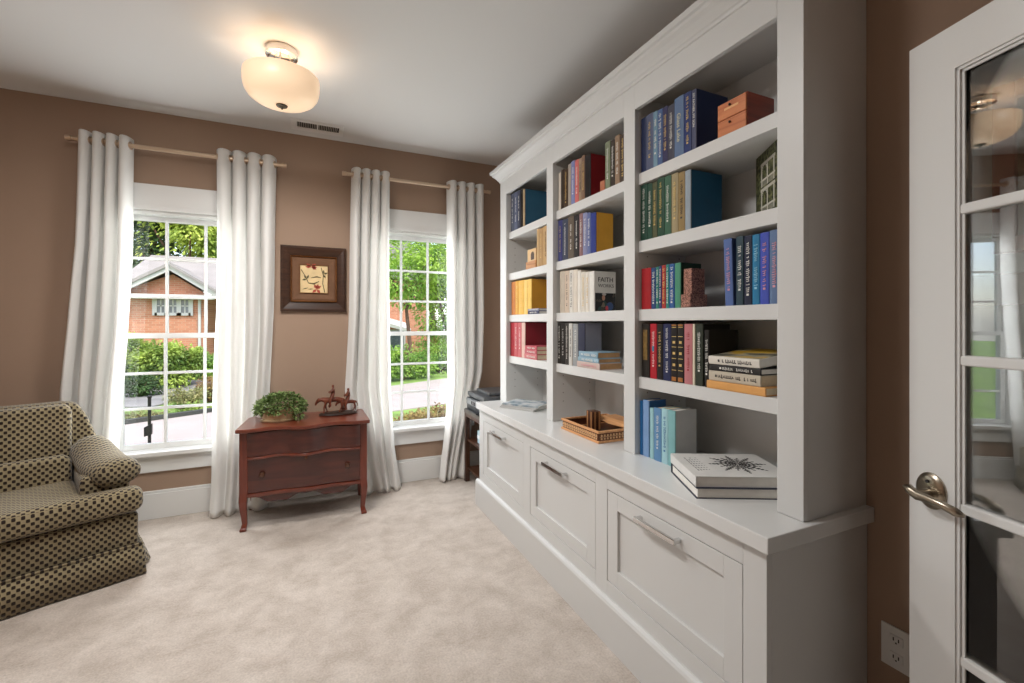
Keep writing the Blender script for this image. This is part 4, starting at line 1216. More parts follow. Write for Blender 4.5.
for sx in (-1, 1):
    for sy in (-1, 1):
        px_, py_ = sx * (CW - .005), sy * (CD - .018)
        g = G()
        zz = [.630, .42, .24, .19, .14, .09, .045, .022, .010, 0]
        bo = [0, 0, .000, .004, .003, -.001, -.004, .000, .004, .004]
        rr = [.024, .024, .024, .023, .020, .0165, .015, .017, .019, .018]
        for i in range(len(zz) - 1):
            pass
        v = []
        for z, o_, r_ in zip(zz, bo, rr):
            cx_, cy_ = px_ + sx * o_, py_ + sy * o_ * (1.6 if sy < 0 else .5)
            v += [(cx_ - r_, cy_ - r_, z), (cx_ + r_, cy_ - r_, z), (cx_ + r_, cy_ + r_, z), (cx_ - r_, cy_ + r_, z)]
        f = [(i * 4 + k, i * 4 + (k + 1) % 4, i * 4 + 4 + (k + 1) % 4, i * 4 + 4 + k) for i in range(len(zz) - 1) for k in range(4)] + [(0, 1, 2, 3), tuple(range(len(v) - 1, len(v) - 5, -1))]
        g.add(v, f); g.build('leg', MAHOG_Z, ch, bevel=.005, fix=True)

# plant
PLX, PLY, PLZ = -.185, 3.44, .655
pl = thing('potted_plant', 'small green trailing plant in a cream oval pot on the chest', 'potted plant', (PLX, PLY, PLZ))
g = G(); g.lathe([(.105, 0), (.112, .006), (.114, .012), (.100, .014), (.106, .05), (.108, .085), (.100, .085), (.096, .06), (.09, .03)], sx=1.0, sy=.72, seg=36); g.build('pot', mat('cream_ceramic', (214, 190, 152), .4, noise=.05), pl, smooth='angle', fix=True)
g = G(); g.lathe([(.001, .078), (.098, .076)], sx=1, sy=.7); g.build('soil', mat('potting_soil', (52, 38, 28), .95, noise=.3, nscale=60), pl)


def leaves(g, pts, size, rng, flat=.3, aspect=.62):
    """one bent, pointed leaf of six corners at each point (p, outward direction)"""
    for p, o_ in pts:
        p = Vector(p); o_ = (Vector(o_) + Vector((rng.uniform(-.7, .7), rng.uniform(-.7, .7), rng.uniform(-.7, .5)))).normalized()
        l = size * rng.uniform(.7, 1.25); w = l * aspect * .5
        sd = o_.cross(Vector((rng.uniform(-.4, .4), rng.uniform(-.4, .4), 1))).normalized()
        if sd.length < .5: sd = Vector((1, 0, 0))
        nm = sd.cross(o_) * (l * flat * .5)
        a = p; m1 = p + o_ * l * .45; t = p + o_ * l - nm * .5
        g.add([a, m1 + sd * w, t, m1 - sd * w, m1 + nm], [(0, 1, 4), (1, 2, 4), (2, 3, 4), (3, 0, 4)])
    return g


rng = random.Random(5); pts = []
for k in range(1500):
    a = rng.uniform(0, 2 * PI); e_ = rng.uniform(-.35, 1.0); r_ = rng.uniform(.72, 1.0)
    ce = math.sqrt(max(0, 1 - e_ * e_))
    p = Vector((.158 * r_ * ce * math.cos(a) + .012, .105 * r_ * ce * math.sin(a), .085 + .098 * e_ * r_))
    if e_ < .1 and math.sin(a) < .2 and -.75 < math.cos(a) < .45 and p.z < .062: continue
    if p.z < .03: p.z = .03
    pts.append((p, (math.cos(a) * ce, math.sin(a) * ce, e_ * .6 + .1)))
for k in range(70):                                        # trailing strand on the right
    p = Vector((.115 + rng.uniform(-.03, .03), -.055 + rng.uniform(-.03, .03), rng.uniform(.012, .09))); pts.append((p, (.5, -.6, -.5)))
g = G(); leaves(g, pts, .026, rng); g.build('foliage', leaf_mat('pot_plant_leaf', (84, 108, 56), (146, 168, 104), .25, 30), pl)

# carved figurine: two riders
fg = thing('carved_figurine', 'reddish carved wooden figurine of two riders on dark base, on the chest', 'figurine', (.195, 3.49, .655), math.radians(2))
g = G(); g.lathe([(.115, 0), (.125, .006), (.118, .014), (.10, .018)], sx=1.05, sy=.52, seg=30); g.build('base', mat('blackened_wood', (44, 28, 22), .5, noise=.2, nscale=40), fg, smooth='angle')


def skin(name, chain, mat_, parent, sub=1):
    """chain: list of (point, radius, parent index)"""
    me = bpy.data.meshes.new(name)
    me.from_pydata([c[0] for c in chain], [(i, c[2]) for i, c in enumerate(chain) if c[2] is not None], [])
    me.materials.append(mat_)
    o = bpy.data.objects.new(name, me); COL.objects.link(o); o.parent = parent
    sm = o.modifiers.new('skin', 'SKIN'); sm.use_smooth_shade = True
    lay = me.skin_vertices[0].data if me.skin_vertices else None
    if lay is None:
        bm = bmesh.new(); bm.from_mesh(me); bm.verts.layers.skin.verify(); bm.to_mesh(me); bm.free(); lay = me.skin_vertices[0].data
    for i, c in enumerate(chain):
        lay[i].radius = (c[1], c[1]); lay[i].use_root = (i == 0)
    sb = o.modifiers.new('sub', 'SUBSURF'); sb.levels = sub; sb.render_levels = sub
    return o


def horse(x, s, parent):
    def P(a, b, c): return (x + a * s, b * s, .016 + c * s)
    c = [(P(.02, 0, .085), .017 * s, None), (P(.05, 0, .087), .018 * s, 0), (P(-.02, 0, .082), .018 * s, 0), (P(-.045, 0, .084), .017 * s, 2),
         (P(-.068, 0, .092), .012 * s, 3), (P(-.088, 0, .085), .010 * s, 4), (P(-.098, 0, .072), .009 * s, 5), (P(-.104, 0, .052), .006 * s, 6),
         (P(.066, 0, .082), .006 * s, 1), (P(.074, 0, .06), .004 * s, 8), (P(.076, 0, .04), .003 * s, 9)]
    for (ax, root, kx) in ((-.045, 3, -.004), (.05, 1, .008)):
        for sy in (-1, 1):
            i = len(c)
            c += [(P(ax, sy * .012, .066), .008 * s, root), (P(ax + kx + sy * .006, sy * .013, .036), .0052 * s, i), (P(ax - kx * .3 + sy * .010, sy * .013, .008), .0042 * s, i + 1), (P(ax - .004 + sy * .010, sy * .013, .001), .0055 * s, i + 2)]
    c += [(P(-.090, .005, .096), .003 * s, 5), (P(-.090, -.005, .096), .003 * s, 5)]
    return skin('horse', c, FIGW, parent)


def rider(x, s, parent, lift):
    def P(a, b, c): return (x + a * s, b * s, .016 + lift + c * s)
    c = [(P(0, 0, .004), .011 * s, None), (P(-.002, 0, .03), .010 * s, 0), (P(-.003, 0, .052), .012 * s, 1), (P(-.004, 0, .064), .005 * s, 2), (P(-.006, 0, .080), .0095 * s, 3)]
    for sy in (-1, 1):
        i = len(c)
        c += [(P(-.004, sy * .016, .052), .006 * s, 2), (P(-.014, sy * .02, .034), .0045 * s, i), (P(-.032, sy * .012, .030), .004 * s, i + 1)]
        j = len(c)
        c += [(P(-.014, sy * .018, -.004), .008 * s, 0), (P(-.024, sy * .022, -.030), .006 * s, j), (P(-.020, sy * .022, -.054), .0045 * s, j + 1), (P(-.032, sy * .022, -.058), .004 * s, j + 2)]
    c = [(p_, r_ * 1.28, q_) for p_, r_, q_ in c]
    return skin('rider', c, FIGW, parent)


horse(-.035, 1.12, fg); rider(-.030, 1.15, fg, .111)
horse(.070, .84, fg); rider(.074, 1.12, fg, .082)

# ------------------------------------------------------------------ printer stand and printer
sx0 = 1.185
ps = thing('printer_stand', 'dark wooden stand with shelves between the bookcase and curtain', 'stand', (1.38, 3.36, 0))
g = None
for x in (-.175, .195):
    for y in (-.185, .205):
        g = G(); g.box(x - .018, x + .018, y - .018, y + .018, 0, .58); g.build('leg', DARKWOOD, ps, bevel=.002)
g = G(); g.box(-.195, .215, -.205, .225, .575, .603); g.build('top', mat('grey_worn_top', (92, 84, 76), .5, noise=.1), ps, bevel=.002)
for z in (.10, .335):
    g = G(); g.box(-.175, .195, -.185, .205, z, z + .02); g.build('shelf', DARKWOOD, ps, bevel=.002)
g = G(); g.box(-.193, -.177, -.16, .18, .545, .575); g.build('rail', DARKWOOD, ps)
pr = thing('printer', 'dark grey multifunction printer on the stand behind the bookcase', 'printer', (1.385, 3.36, .6035))
g = G(); g.box(-.185, .19, -.20, .20, 0, .105); g.build('body', DARKPL, pr, bevel=.008, bseg=3)
g = G(); g.box(-.180, .19, -.195, .195, .112, .150); g.box(-.12, .15, -.15, .15, .150, .176); g.build('scanner_lid', mat('printer_lid', (72, 74, 76), .35, noise=.03), pr, bevel=.008, bseg=3)
g = G(); g.box(-.20, -.183, -.15, .17, .055, .10); g.build('control_panel', GREYPL, pr, bevel=.004)
g = G(); g.box(-.203, -.199, -.05, .04, .065, .092); g.build('screen', mat('dark_screen', (18, 20, 24), .1, noise=.02), pr)
g = G(); g.box(-.222, -.18, -.13, .13, .012, .022); g.build('paper_tray', mat('tray_black', (34, 34, 36), .4, noise=.03), pr, bevel=.002)
pp = thing('paper_ream', 'pale blue wrapped paper ream on the stand shelf', 'paper', (1.38, 3.30, .356), .05)
g = G(); g.box(-.14, .14, -.105, .105, 0, .10); g.build('wrapper', mat('ream_wrap', (176, 204, 214), .5, noise=.08), pp, bevel=.004)
g = G(); g.box(-.1405, -.1395, -.105, .105, .035, .065); g.build('label_band', mat('ream_band', (226, 230, 232), .5, noise=.02), pp)

# ------------------------------------------------------------------ armchair
CR = math.radians(23.5)
ac = thing('armchair', 'low upholstered armchair with dark dotted olive fabric and skirt', 'armchair', (-.797, 2.944, 0), CR)
W_ = .93
g = G(); g.box(-W_ + .01, -.01, .02, .70, .13, .325); g.build('seat_base', CHAIR, ac, bevel=.02, bseg=3, smooth=True)
# T-shaped seat cushion
g = G(); T = [(-W_ - .006, -.022), (.006, -.022), (.012, .10), (-.215, .115), (-.225, .52), (-W_ + .225, .52), (-W_ + .215, .115), (-W_ - .012, .10)]
g.prism(T, .335, .458, 'z'); g.build('seat_cushion', CHAIR, ac, bevel=.045, bseg=6, smooth=True, fix=True)
# skirt: four panels flaring a little, with kick pleats at the corners
g = G()
def skirt_ring(z, o_): return [(-W_ - o_, -o_, z), (o_, -o_, z), (o_, .70, z), (-W_ - o_, .70, z)]
pts_t, pts_b = [], []
for (a, b) in ((0, 1), (1, 2), (2, 3), (3, 0)):
    A0, B0 = Vector(skirt_ring(.165, .0)[a]), Vector(skirt_ring(.165, .0)[b]); A1, B1 = Vector(skirt_ring(.008, .014)[a]), Vector(skirt_ring(.008, .014)[b])
    for k in range(14):
        s = k / 14; wob = .004 * math.sin(s * 17)
        pts_t.append(A0.lerp(B0, s)); q = A1.lerp(B1, s); n_ = (B1 - A1).normalized(); pts_b.append(q + Vector((n_.y, -n_.x, 0)) * wob)
n = len(pts_t); v = [tuple(p) for p in pts_t + pts_b]
g.add(v, [(i, n + i, n + (i + 1) % n, (i + 1) % n) for i in range(n)])
g.build('skirt', CHAIR, ac, smooth='angle', solid=.008, angle=50)
g = G(); g.tube([(-W_, -.003, .165), (.002, -.003, .165), (.003, .69, .165)], .006, 8); g.build('skirt_welt', CHAIR, ac, smooth='angle')
for cx_ in (.0, -W_):
    sgn = 1 if cx_ == 0 else -1
    g = G(); g.add([(cx_ - sgn * .012, .055, .16), (cx_ + sgn * .010, .12, .15), (cx_ + sgn * .056, .15, .01), (cx_ + sgn * .004, .06, .008)], [(0, 1, 2, 3)]); g.build('corner_pleat', CHAIR, ac, solid=.01)
# back: inner padded panel and outer shell with sloping shoulders
g = G()
def back_slab(poly, y0, y1, lean):
    n = len(poly)
    v = [(x, y0 + lean * (z - .4), z) for x, z in poly] + [(x, y1 + lean * (z - .4), z) for x, z in poly]
    g.add(v, [tuple(range(n)), tuple(range(2 * n - 1, n - 1, -1))] + [((i + 1) % n, i, n + i, n + (i + 1) % n) for i in range(n)])
back_slab([(-W_ + .155, .16), (-.155, .16), (-.10, .56), (-.125, .66), (-.165, .78), (-.205, .848), (-.26, .858), (-W_ + .26, .858), (-W_ + .205, .848), (-W_ + .165, .78), (-W_ + .125, .66), (-W_ + .10, .56)], .56, .68, .16)
g.build('back', CHAIR, ac, bevel=.025, bseg=4, smooth=True, fix=True)
g = G(); back_slab([(-W_ + .235, .40), (-.235, .40), (-.232, .60), (-.228, .84), (-.26, .853), (-W_ + .26, .853), (-W_ + .228, .84), (-W_ + .232, .60)], .49, .60, .13)
g.build('back_cushion', CHAIR, ac, bevel=.03, bseg=4, smooth=True, fix=True)
g = G(); back_slab([(-W_ + .235, .42), (-.235, .42), (-.235, .575), (-.27, .592), (-W_ + .27, .592), (-W_ + .235, .575)], .415, .50, .10)
g.build('lumbar_roll', CHAIR, ac, bevel=.035, bseg=4, smooth=True, fix=True)
for s in (1, -1):
    def X(x): return -x if s > 0 else -W_ + x
    g = G()
    A = [(X(.165), .60, .595), (X(.145), .50, .570), (X(.130), .40, .545), (X(.118), .30, .528), (X(.098), .20, .520), (X(.075), .125, .520), (X(.062), .085, .517)]
    rad = [(.095, .090), (.090, .098), (.082, .102), (.080, .108), (.080, .112), (.076, .108), (.045, .075)]
    g.tube(A, rad, 20); g.build('arm_roll', CHAIR, ac, smooth=True, subsurf=1)
    g = G(); a, b = sorted((X(.03), X(.228)))
    g.box(a, b, .125, .62, .16, .53); g.build('arm_panel', CHAIR, ac, bevel=.03, bseg=3, smooth=True)
for x in (-.06, -W_ + .06):
    for y in (.06, .64):
        g = G(); g.lathe([(.018, 0), (.022, .02), (.026, .14)], x, y, 12); g.build('leg', DARKWOOD, ac)

# ------------------------------------------------------------------ outside
GZ = -.60
LAWN = mat('lawn_grass', (104, 132, 58), .95, noise=.35, nscale=3, bump=.4, bscale=40)
CONC = mat('pale_concrete', (152, 143, 138), .9, noise=.06, nscale=2, bump=.05)
SLATEW = mat('grey_slate_paving', (112, 110, 108), .9, noise=.3, nscale=2.2)
KERB = mat('dark_kerb', (52, 54, 50), .9, noise=.1)
g = G(); g.box(-40, 45, WALL_Y + .16, 70, GZ - .3, GZ); struct(g.build('lawn', LAWN), 'green lawn outside the windows', 'ground')
def gp(*uv): return [on_z(u, v, GZ)[:2] for u, v in uv]
k1, k2, k3, k4 = gp((60, 435), (130, 425), (213, 413), (300, 400.5))
n1, n2 = gp((150, 520), (330, 480))
g = G(); g.prism([k1, k2, k3, k4, *gp((391, 386.5), (448, 378.5), (520, 370), (540, 392), (448, 404), (391, 412))] + [n2, n1], GZ, GZ + .02, 'z')
struct(g.build('road', CONC, fix=True), 'pale concrete road outside the windows', 'ground')
g = G(); p_ = gp((60, 409), (130, 408), (152, 408), (185, 398), (217, 386), (217, 371), (186, 378), (160, 388), (130, 391), (60, 396)); g.prism(p_, GZ, GZ + .03, 'z')
struct(g.build('path', SLATEW, fix=True), 'grey slate paved yard in front of the brick house', 'ground')
g = G()
for a_, b_k in ((k1, k2), (k2, k3), (k3, k4)):
    d_ = Vector((b_k[0] - a_[0], b_k[1] - a_[1], 0)).normalized() * .12; nx_, ny_ = -d_.y, d_.x
    g.prism([a_, b_k, (b_k[0] + nx_, b_k[1] + ny_), (a_[0] + nx_, a_[1] + ny_)], GZ, GZ + .10, 'z')
struct(g.build('kerb', KERB, fix=True), 'dark kerb along the road', 'ground')


def crown(center, rad, n, size, rng, squash=1.0, core=.55, drop=None):
    pts = []
    lumps = [(Vector((0, 0, 0)), 1.0)] + [(Vector((rng.uniform(-.6, .6) * rad[0], rng.uniform(-.6, .6) * rad[1], rng.uniform(-.5, .6) * rad[2])), rng.uniform(.4, .62)) for _ in range(9)]
    for _ in range(n):
        c, k = rng.choice(lumps)
        a = rng.uniform(0, 2 * PI); e_ = rng.uniform(-1, 1); ce = math.sqrt(1 - e_ * e_); rr = rng.uniform(core, 1.0)
        d = Vector((ce * math.cos(a), ce * math.sin(a), e_))
        p = Vector(center) + c + Vector((d.x * rad[0], d.y * rad[1], d.z * rad[2])) * (rr * k)
        if p.z < .05: continue
        pts.append((p, d + Vector((0, 0, -.15))))
    return pts


LF_DARK = leaf_mat('dark_tree_leaf', (26, 48, 22), (70, 104, 44), .3, .9)
LF_YEL = leaf_mat('sunny_tree_leaf', (128, 158, 58), (206, 216, 104), .4, .8)
LF_MID = leaf_mat('fresh_tree_leaf', (78, 128, 40), (176, 206, 84), .4, .8)
LF_SHR = leaf_mat('shrub_leaf', (72, 108, 40), (176, 196, 90), .35, 2.0)
LF_HED = leaf_mat('hedge_leaf', (74, 122, 42), (164, 196, 86), .35, 2.0)
LF_RED = leaf_mat('red_shrub_leaf', (110, 62, 56), (172, 156, 84), .35, 5.0)
LF_PALE = leaf_mat('pale_groundcover_leaf', (112, 122, 72), (172, 164, 110), .35, 3.0)
BARK = mat('grey_brown_bark', (92, 70, 54), .95, noise=.3, nscale=6, bump=.6, bscale=12, stretch=(3, 3, .4))


def tree(x, y, th, trad, cz, rad, n, size, leaf, label, seed, lean=0.0):
    rng = random.Random(seed)
    r = thing('tree', label, 'tree', (x, y, GZ), 0, 'trees outside the windows')
    g = G(); pts = [(lean * k * k * .05 + .06 * math.sin(k), .05 * math.cos(k * 1.7), th * k / 5) for k in range(6)]
    g.tube(pts, [trad * (1.25 - .12 * k) for k in range(6)], 10)
    for k in range(5):
        a = k * 1.26 + rng.uniform(-.3, .3); b = Vector(pts[4]); e_ = Vector((math.cos(a) * rad[0] * .6, math.sin(a) * rad[1] * .6, cz - b.z + rng.uniform(-.3, .6)))
        g.tube([b, b + e_ * .5 + Vector((0, 0, .25)), b + e_], [trad * .5, trad * .33, trad * .12], 7)
    g.build('trunk', BARK, r, smooth=True)
    g = G(); leaves(g, crown((lean, 0, cz), rad, n, size, rng), size, rng); g.build('foliage', leaf, r)
    return r


def shrub(x, y, rad, n, size, leaf, label, seed, name='shrub', cat='shrub', z=GZ, grp='shrubs outside the windows'):
    rng = random.Random(seed)
    r = thing(name, label, cat, (x, y, z), 0, grp)
    g = G()
    for k in range(7):
        a = k * .9; g.tube([(.03 * math.cos(a), .03 * math.sin(a), 0), (rad[0] * .3 * math.cos(a), rad[1] * .3 * math.sin(a), rad[2] * .7), (rad[0] * .6 * math.cos(a), rad[1] * .6 * math.sin(a), rad[2] * 1.35)], [.02, .014, .006], 6)
    g.build('stems', BARK, r)
    g = G(); leaves(g, crown((0, 0, rad[2] * .98), rad, n, size, rng, core=.5), size, rng); g.build('foliage', leaf, r)
    return r


BRICK = brick_mat()
ROOF = mat('pale_shingle', (134, 129, 126), .95, noise=.1, nscale=1.5, bump=.3, bscale=9)
HWHITE = mat('house_trim_white', (178, 176, 172), .7, noise=.02)
HGLASS = mat('house_window_glass', (92, 98, 104), .15, noise=.3, nscale=3)


def Xy(u, Y): return on_y(u, 300, Y)[0]
def Zy(u, v, Y): return on_y(u, v, Y)[2]
# brick house seen through the first window
HY1 = 20.0
xa, xb = Xy(132, HY1) - 1.2, Xy(203.7, HY1)
hx = (xa + xb) / 2
hs = thing('brick_house', 'red brick house with white gable seen through the window behind the armchair', 'house', (hx, HY1, GZ))
ez = Zy(170, 292, HY1) - GZ; az = Zy(173, 271, HY1) - GZ
gl, gr, gm = Xy(132, HY1) - hx, Xy(208.5, HY1) - hx, Xy(173, HY1) - hx
g = G(); g.prism([(xa - hx - 3, 0), (xb - hx, 0), (xb - hx, ez), (gm, az - .12), (gl - .3, ez), (xa - hx - 3, ez)], 0, .25, 'y'); g.build('wall', BRICK, hs, fix=True)
g = G(); g.box(xb - hx - .24, xb - hx, .25, 5, 0, ez - .1); g.box(xb - hx, xb - hx + 3.4, 3.2, 3.45, 0, ez + .05); g.box(xa - hx - 3, xb - hx, 6, 6.2, 0, ez); g.build('wall', BRICK, hs)
g = G()
d_ = (az - ez) / (gm - gl)
def gable_strip(x0, z0, x1, z1, y0, y1, t): g.prism([(x0, z0), (x1, z1), (x1, z1 + t), (x0, z0 + t)], y0, y1, 'y')
gable_strip(gl - .45, ez - .26, gm, az - .02, -.45, -.36, .22); gable_strip(gm, az - .02, gr + .35, ez - .22, -.45, -.36, .22)
g.box(gl - .45, gr + .2, -.40, .0, ez - .26, ez - .10)
g.build('gable_trim', HWHITE, hs, fix=True)
g = G()
gable_strip(gl - .5, ez - .1, gm, az + .16, -.5, 5.2, .08); gable_strip(gm, az + .16, gr + .4, ez - .06, -.5, 5.2, .08)
rz = Zy(173, 255.5, 24) - GZ
yr = 4.4
g.add([(gl - .9, .6, ez + .1), (gr + 3.6, .6, ez + .1), (gr + 3.6, yr, rz), (Xy(148.5, 24) - hx, yr, rz)], [(0, 1, 2, 3)])
g.add([(gl - .9, .6, ez + .1), (Xy(148.5, 24) - hx, yr, rz), (gl - .9, 8.2, ez + .1)], [(0, 1, 2)])
g.build('roof', ROOF, hs, solid=.06)
wl, wr = Xy(155, HY1) - hx, Xy(191, HY1) - hx; wz0, wz1 = Zy(173, 315.5, HY1) - GZ, Zy(173, 296.3, HY1) - GZ
g = G(); g.box(wl, wr, -.06, .04, wz0, wz0 + .1); g.box(wl, wr, -.06, .04, wz1 - .12, wz1)
for k in range(4):
    x = wl + (wr - wl) * k / 3; g.box(x - .07, x + .07, -.06, .04, wz0, wz1)
wf = g.build('window', HWHITE, hs)
g = G()
for k in range(3):
    x0, x1 = wl + (wr - wl) * k / 3, wl + (wr - wl) * (k + 1) / 3
    g.box((x0 + x1) / 2 - .02, (x0 + x1) / 2 + .02, -.04, 0, wz0, wz1)
    for q in (.5,): g.box(x0, x1, -.04, 0, wz0 + (wz1 - wz0) * q - .02, wz0 + (wz1 - wz0) * q + .02)
g.build('sash_bars', HWHITE, wf)
g = G(); g.box(wl + .02, wr - .02, -.025, -.02, wz0, wz1); g.build('glass', HGLASS, wf)
g = G(); g.box(xb - hx + .35, xb - hx + 1.1, 3.12, 3.2, .9, 2.4); wf = g.build('window', HWHITE, hs); g = G(); g.box(xb - hx + .42, xb - hx + 1.03, 3.08, 3.12, .97, 2.33); g.build('glass', HGLASS, wf)
g = G(); g.tube([(xb - hx - .12, -.06, 0), (xb - hx - .12, -.06, ez - .15)], .05, 8); g.build('downpipe', HWHITE, hs)

# brick house seen through the second window
HY2 = 24.0
x0_, x1_ = Xy(372, HY2), Xy(428, HY2)
h2 = thing('brick_house', 'red brick house with pale porch roof behind the hedge, through the window by the bookcase', 'house', ((x0_ + x1_) / 2, HY2, GZ))
q = (x1_ - x0_) / 2
g = G(); g.box(-q, q, 0, .3, 0, 4.3); g.box(q - .3, q, .3, 6, 0, 4.3); g.build('wall', BRICK, h2)
g = G(); g.prism([(-q - .4, 4.25), (q + .4, 4.25), (q - 1, 6.2), (-q - .4, 6.2)], -.3, 6, 'y'); g.build('roof', ROOF, h2, fix=True)
g = G(); g.add([(-q, -1.6, 2.0), (.2, -1.6, 1.55), (.2, .0, 1.9), (-q, 0, 2.35)], [(0, 1, 2, 3)]); g.build('porch_roof', HWHITE, h2, solid=.16)
g = G(); g.box(-q + .8, -q + 1.7, -.05, 0, .5, 1.6); f_ = g.build('window', HWHITE, h2); g = G(); g.box(-q + .88, -q + 1.62, -.08, -.05, .58, 1.52); g.build('glass', HGLASS, f_)

# trees
tree(Xy(136, 27), 27, 4.0, .22, 6.2, (2.0, 2.0, 2.9), 5200, .22, LF_DARK, 'dark green tree standing behind the left end of the brick roof', 1)
tree(Xy(150, 33), 33, 4.5, .22, 7.2, (2.6, 2.0, 2.7), 4200, .24, LF_DARK, 'dark green tree rising behind the roof ridge', 2)
tree(Xy(190, 26), 26, 4.0, .2, 6.2, (2.6, 2.0, 2.3), 6000, .22, LF_YEL, 'sunny yellow-green tree rising behind the brick roof', 3)
tree(Xy(222, 30), 30, 4.0, .2, 6.6, (2.4, 2.0, 2.6), 3500, .22, LF_YEL, 'yellow-green tree at the right edge of the armchair window', 4)
tree(Xy(408, 16.5), 16.5, 3.0, .075, 4.1, (2.2, 1.6, 1.75), 5200, .16, LF_MID, 'fresh green tree with slim trunk before the farther brick house', 5)
tree(Xy(449, 17.5), 17.5, 2.0, .12, 2.9, (1.5, 1.5, 2.7), 6500, .16, LF_MID, 'dense bright green tree at the right of the window by the bookcase', 6)
tree(Xy(392, 30), 30, 4.5, .2, 6.8, (2.2, 2, 2.6), 3500, .24, LF_DARK, 'dark tree behind the farther brick house', 7)
tree(Xy(432, 34), 34, 4.5, .25, 6.5, (4.2, 2, 4.2), 6000, .28, LF_DARK, 'broad dark tree farthest away in the window by the bookcase', 8)
# shrubs by the first window
def sh(u, v, *a, **k):
    p = on_z(u, v, GZ); shrub(p[0], p[1], *a, **k)
sh(136, 388, (.85, .7, .80), 3600, .12, LF_SHR, 'large leafy shrub at the left before the brick house', 21)
sh(158, 389, (.66, .5, .66), 3000, .12, LF_SHR, 'rounded green shrub under the brick house window', 22)
sh(182, 386, (.66, .5, .62), 3000, .12, LF_SHR, 'light green shrub right of the rounded one before the house', 23)
sh(206, 380, (.55, .5, .42), 2000, .12, LF_HED, 'low shrub at the corner of the brick house', 24)
sh(139, 397, (.55, .4, .30), 1600, .09, LF_DARK, 'dark low shrub at the left edge of the paving', 25)
sh(187, 407, (.40, .35, .22), 1500, .06, LF_PALE, 'pale low shrub behind the kerb', 26)
sh(209, 403, (.34, .3, .30), 1500, .06, LF_RED, 'yellow and red flowering shrub behind the kerb', 27)
sh(143, 420, (.55, .16, .10), 1200, .05, LF_PALE, 'low pale groundcover strip along the kerb', 28, 'groundcover', 'plant')
sh(192, 412, (.50, .16, .10), 1200, .05, LF_SHR, 'low green groundcover strip along the kerb', 29, 'groundcover', 'plant')
# second window
sh(403, 380, (1.3, .6, .60), 5200, .10, LF_HED, 'bright green hedge section left of the tree trunk', 31, 'hedge', 'hedge')
sh(440, 373, (1.4, .6, .62), 5200, .10, LF_HED, 'bright green hedge section right of the tree trunk', 32, 'hedge', 'hedge')
sh(434, 362, (.8, .7, .85), 2000, .11, LF_RED, 'reddish shrub peeping over the hedge', 33)
sh(413, 442, (.42, .30, .24), 2600, .05, LF_RED, 'red-leaved shrub close outside the window by the bookcase', 34)
sh(441, 436, (.38, .30, .28), 2600, .05, LF_RED, 'taller red and green shrub outside the window by the bookcase', 35)
sh(394, 440, (.26, .22, .14), 1200, .05, LF_SHR, 'small green shrub left of the red-leaved one by the bookcase window', 36)
# mailbox post
mb = thing('mailbox_post', 'thin black post with small black box beside the road', 'mailbox', (*on_z(149.5, 452, GZ)[:2], GZ))
D_ = math.hypot(mb.location.x, mb.location.y)
zt = on_y(149.5, 397, mb.location.y)[2] - GZ; zb1 = on_y(149.5, 437, mb.location.y)[2] - GZ; zb2 = on_y(149.5, 425, mb.location.y)[2] - GZ
g = G(); g.tube([(0, 0, 0), (0, 0, zt)], .022, 10); g.ball((0, 0, zt), .03); g.build('post', BLACKM, mb, smooth='angle')
g = G(); g.prism([(-.05, zb1 + .02), (.045, zb1 + .05), (.045, zb2 + .03), (-.05, zb2 - .02)], -.07, -.02, 'y'); g.build('box', BLACKM, mb, bevel=.004, fix=True)

# ------------------------------------------------------------------ light
w = bpy.data.worlds.new('sky'); SC.world = w; w.use_nodes = True
N = w.node_tree.nodes; L = w.node_tree.links
bg = N['Background']
sky = N.new('ShaderNodeTexSky')
sky.sky_type = 'NISHITA'; sky.sun_disc = False; sky.sun_elevation = math.radians(58); sky.sun_rotation = math.radians(200); sky.air_density = 1.0; sky.dust_density = 2.0
mxw = N.new('ShaderNodeMixRGB'); mxw.inputs[0].default_value = .35; mxw.inputs[2].default_value = (4.0, 3.9, 3.75, 1)
L.new(sky.outputs[0], mxw.inputs[1]); L.new(mxw.outputs[0], bg.inputs['Color']); bg.inputs['Strength'].default_value = .62


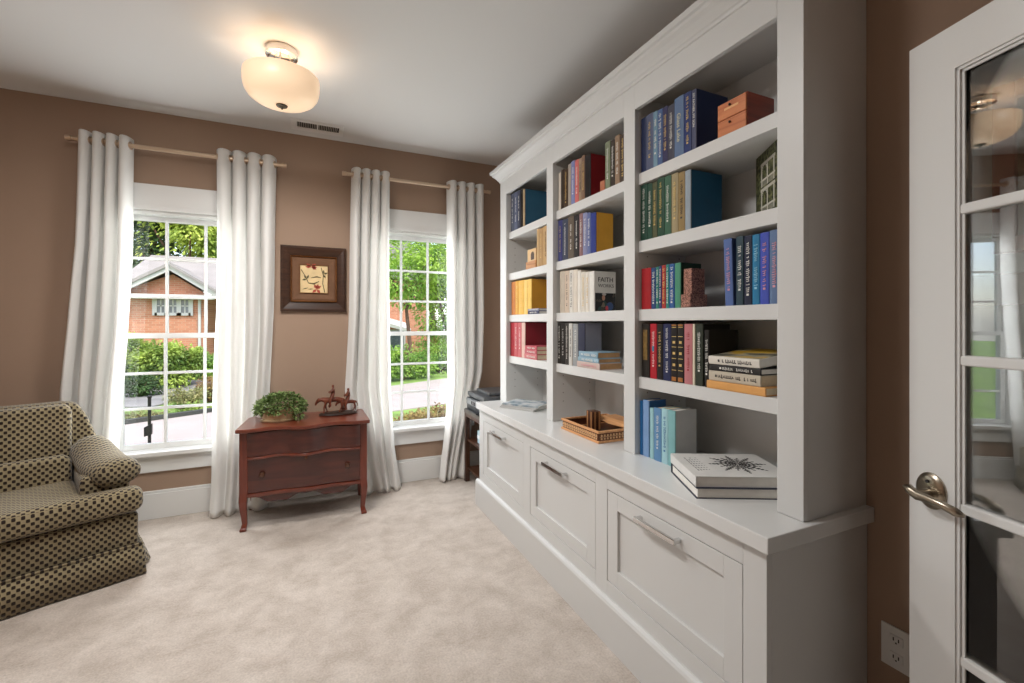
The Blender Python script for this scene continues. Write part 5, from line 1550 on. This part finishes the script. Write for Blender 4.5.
def light(name, kind, loc, power, color=(1, 1, 1), rot=None, **kw):
    d = bpy.data.lights.new(name, kind); d.energy = power; d.color = color
    for k, q in kw.items(): setattr(d, k, q)
    o = bpy.data.objects.new(name, d); COL.objects.link(o); o.location = loc
    if rot: o.rotation_euler = rot
    return o


sun = light('sun', 'SUN', (0, 0, 20), 3.7, (1, .95, .86), angle=math.radians(.6))
sun.rotation_euler = Vector((-.35, .52, -.95)).to_track_quat('-Z', 'Y').to_euler()
for k in range(2):
    light('bowl_bulb_light', 'POINT', (LX + .06 * math.cos(2.47 + k * PI), LY + .06 * math.sin(2.47 + k * PI), CEIL - .245), .55, (1, .95, .89), shadow_soft_size=.02)
dl = light('bowl_down_light', 'AREA', (LX, LY, CEIL - .335), 19, (1, .98, .95), shape='DISK', size=.36)
dl.visible_glossy = False                                 # the glowing bowl itself is what mirrors show
light('room_fill_light', 'AREA', (-.55, 1.55, CEIL - .012), 31, (1, .985, .97), shape='DISK', size=.5)  # added soft fill at ceiling height for curtains, chair and carpet; no fitting hangs here
for (a, b), pw in zip(WX, (23, 23)):                      # daylight of the two windows
    wl_ = light('window_daylight', 'AREA', ((a + b) / 2, WALL_Y - .03, (WZ0 + WZ1) / 2), pw, (.93, .97, 1), (-PI / 2, 0, 0), shape='RECTANGLE', size=b - a - .06, size_y=WZ1 - WZ0 - .14)
    wl_.visible_glossy = False                             # mirrors show the real view outside instead

# ------------------------------------------------------------------ camera, view
cd = bpy.data.cameras.new('camera'); cam = bpy.data.objects.new('camera', cd); COL.objects.link(cam)
cd.sensor_fit = 'HORIZONTAL'; cd.sensor_width = 36.0; cd.lens = F_PX / 1024 * 36.0
cd.shift_y = -(341.5 - HY) / 1024; cd.clip_start = .02; cd.clip_end = 300
cam.location = (0, 0, CZ); cam.rotation_euler = (PI / 2, 0, -YAW)
SC.camera = cam
vs = SC.view_settings
vs.view_transform = 'Standard'; vs.look = 'None'; vs.gamma = 1.0; vs.use_curve_mapping = False; vs.exposure = 0.09
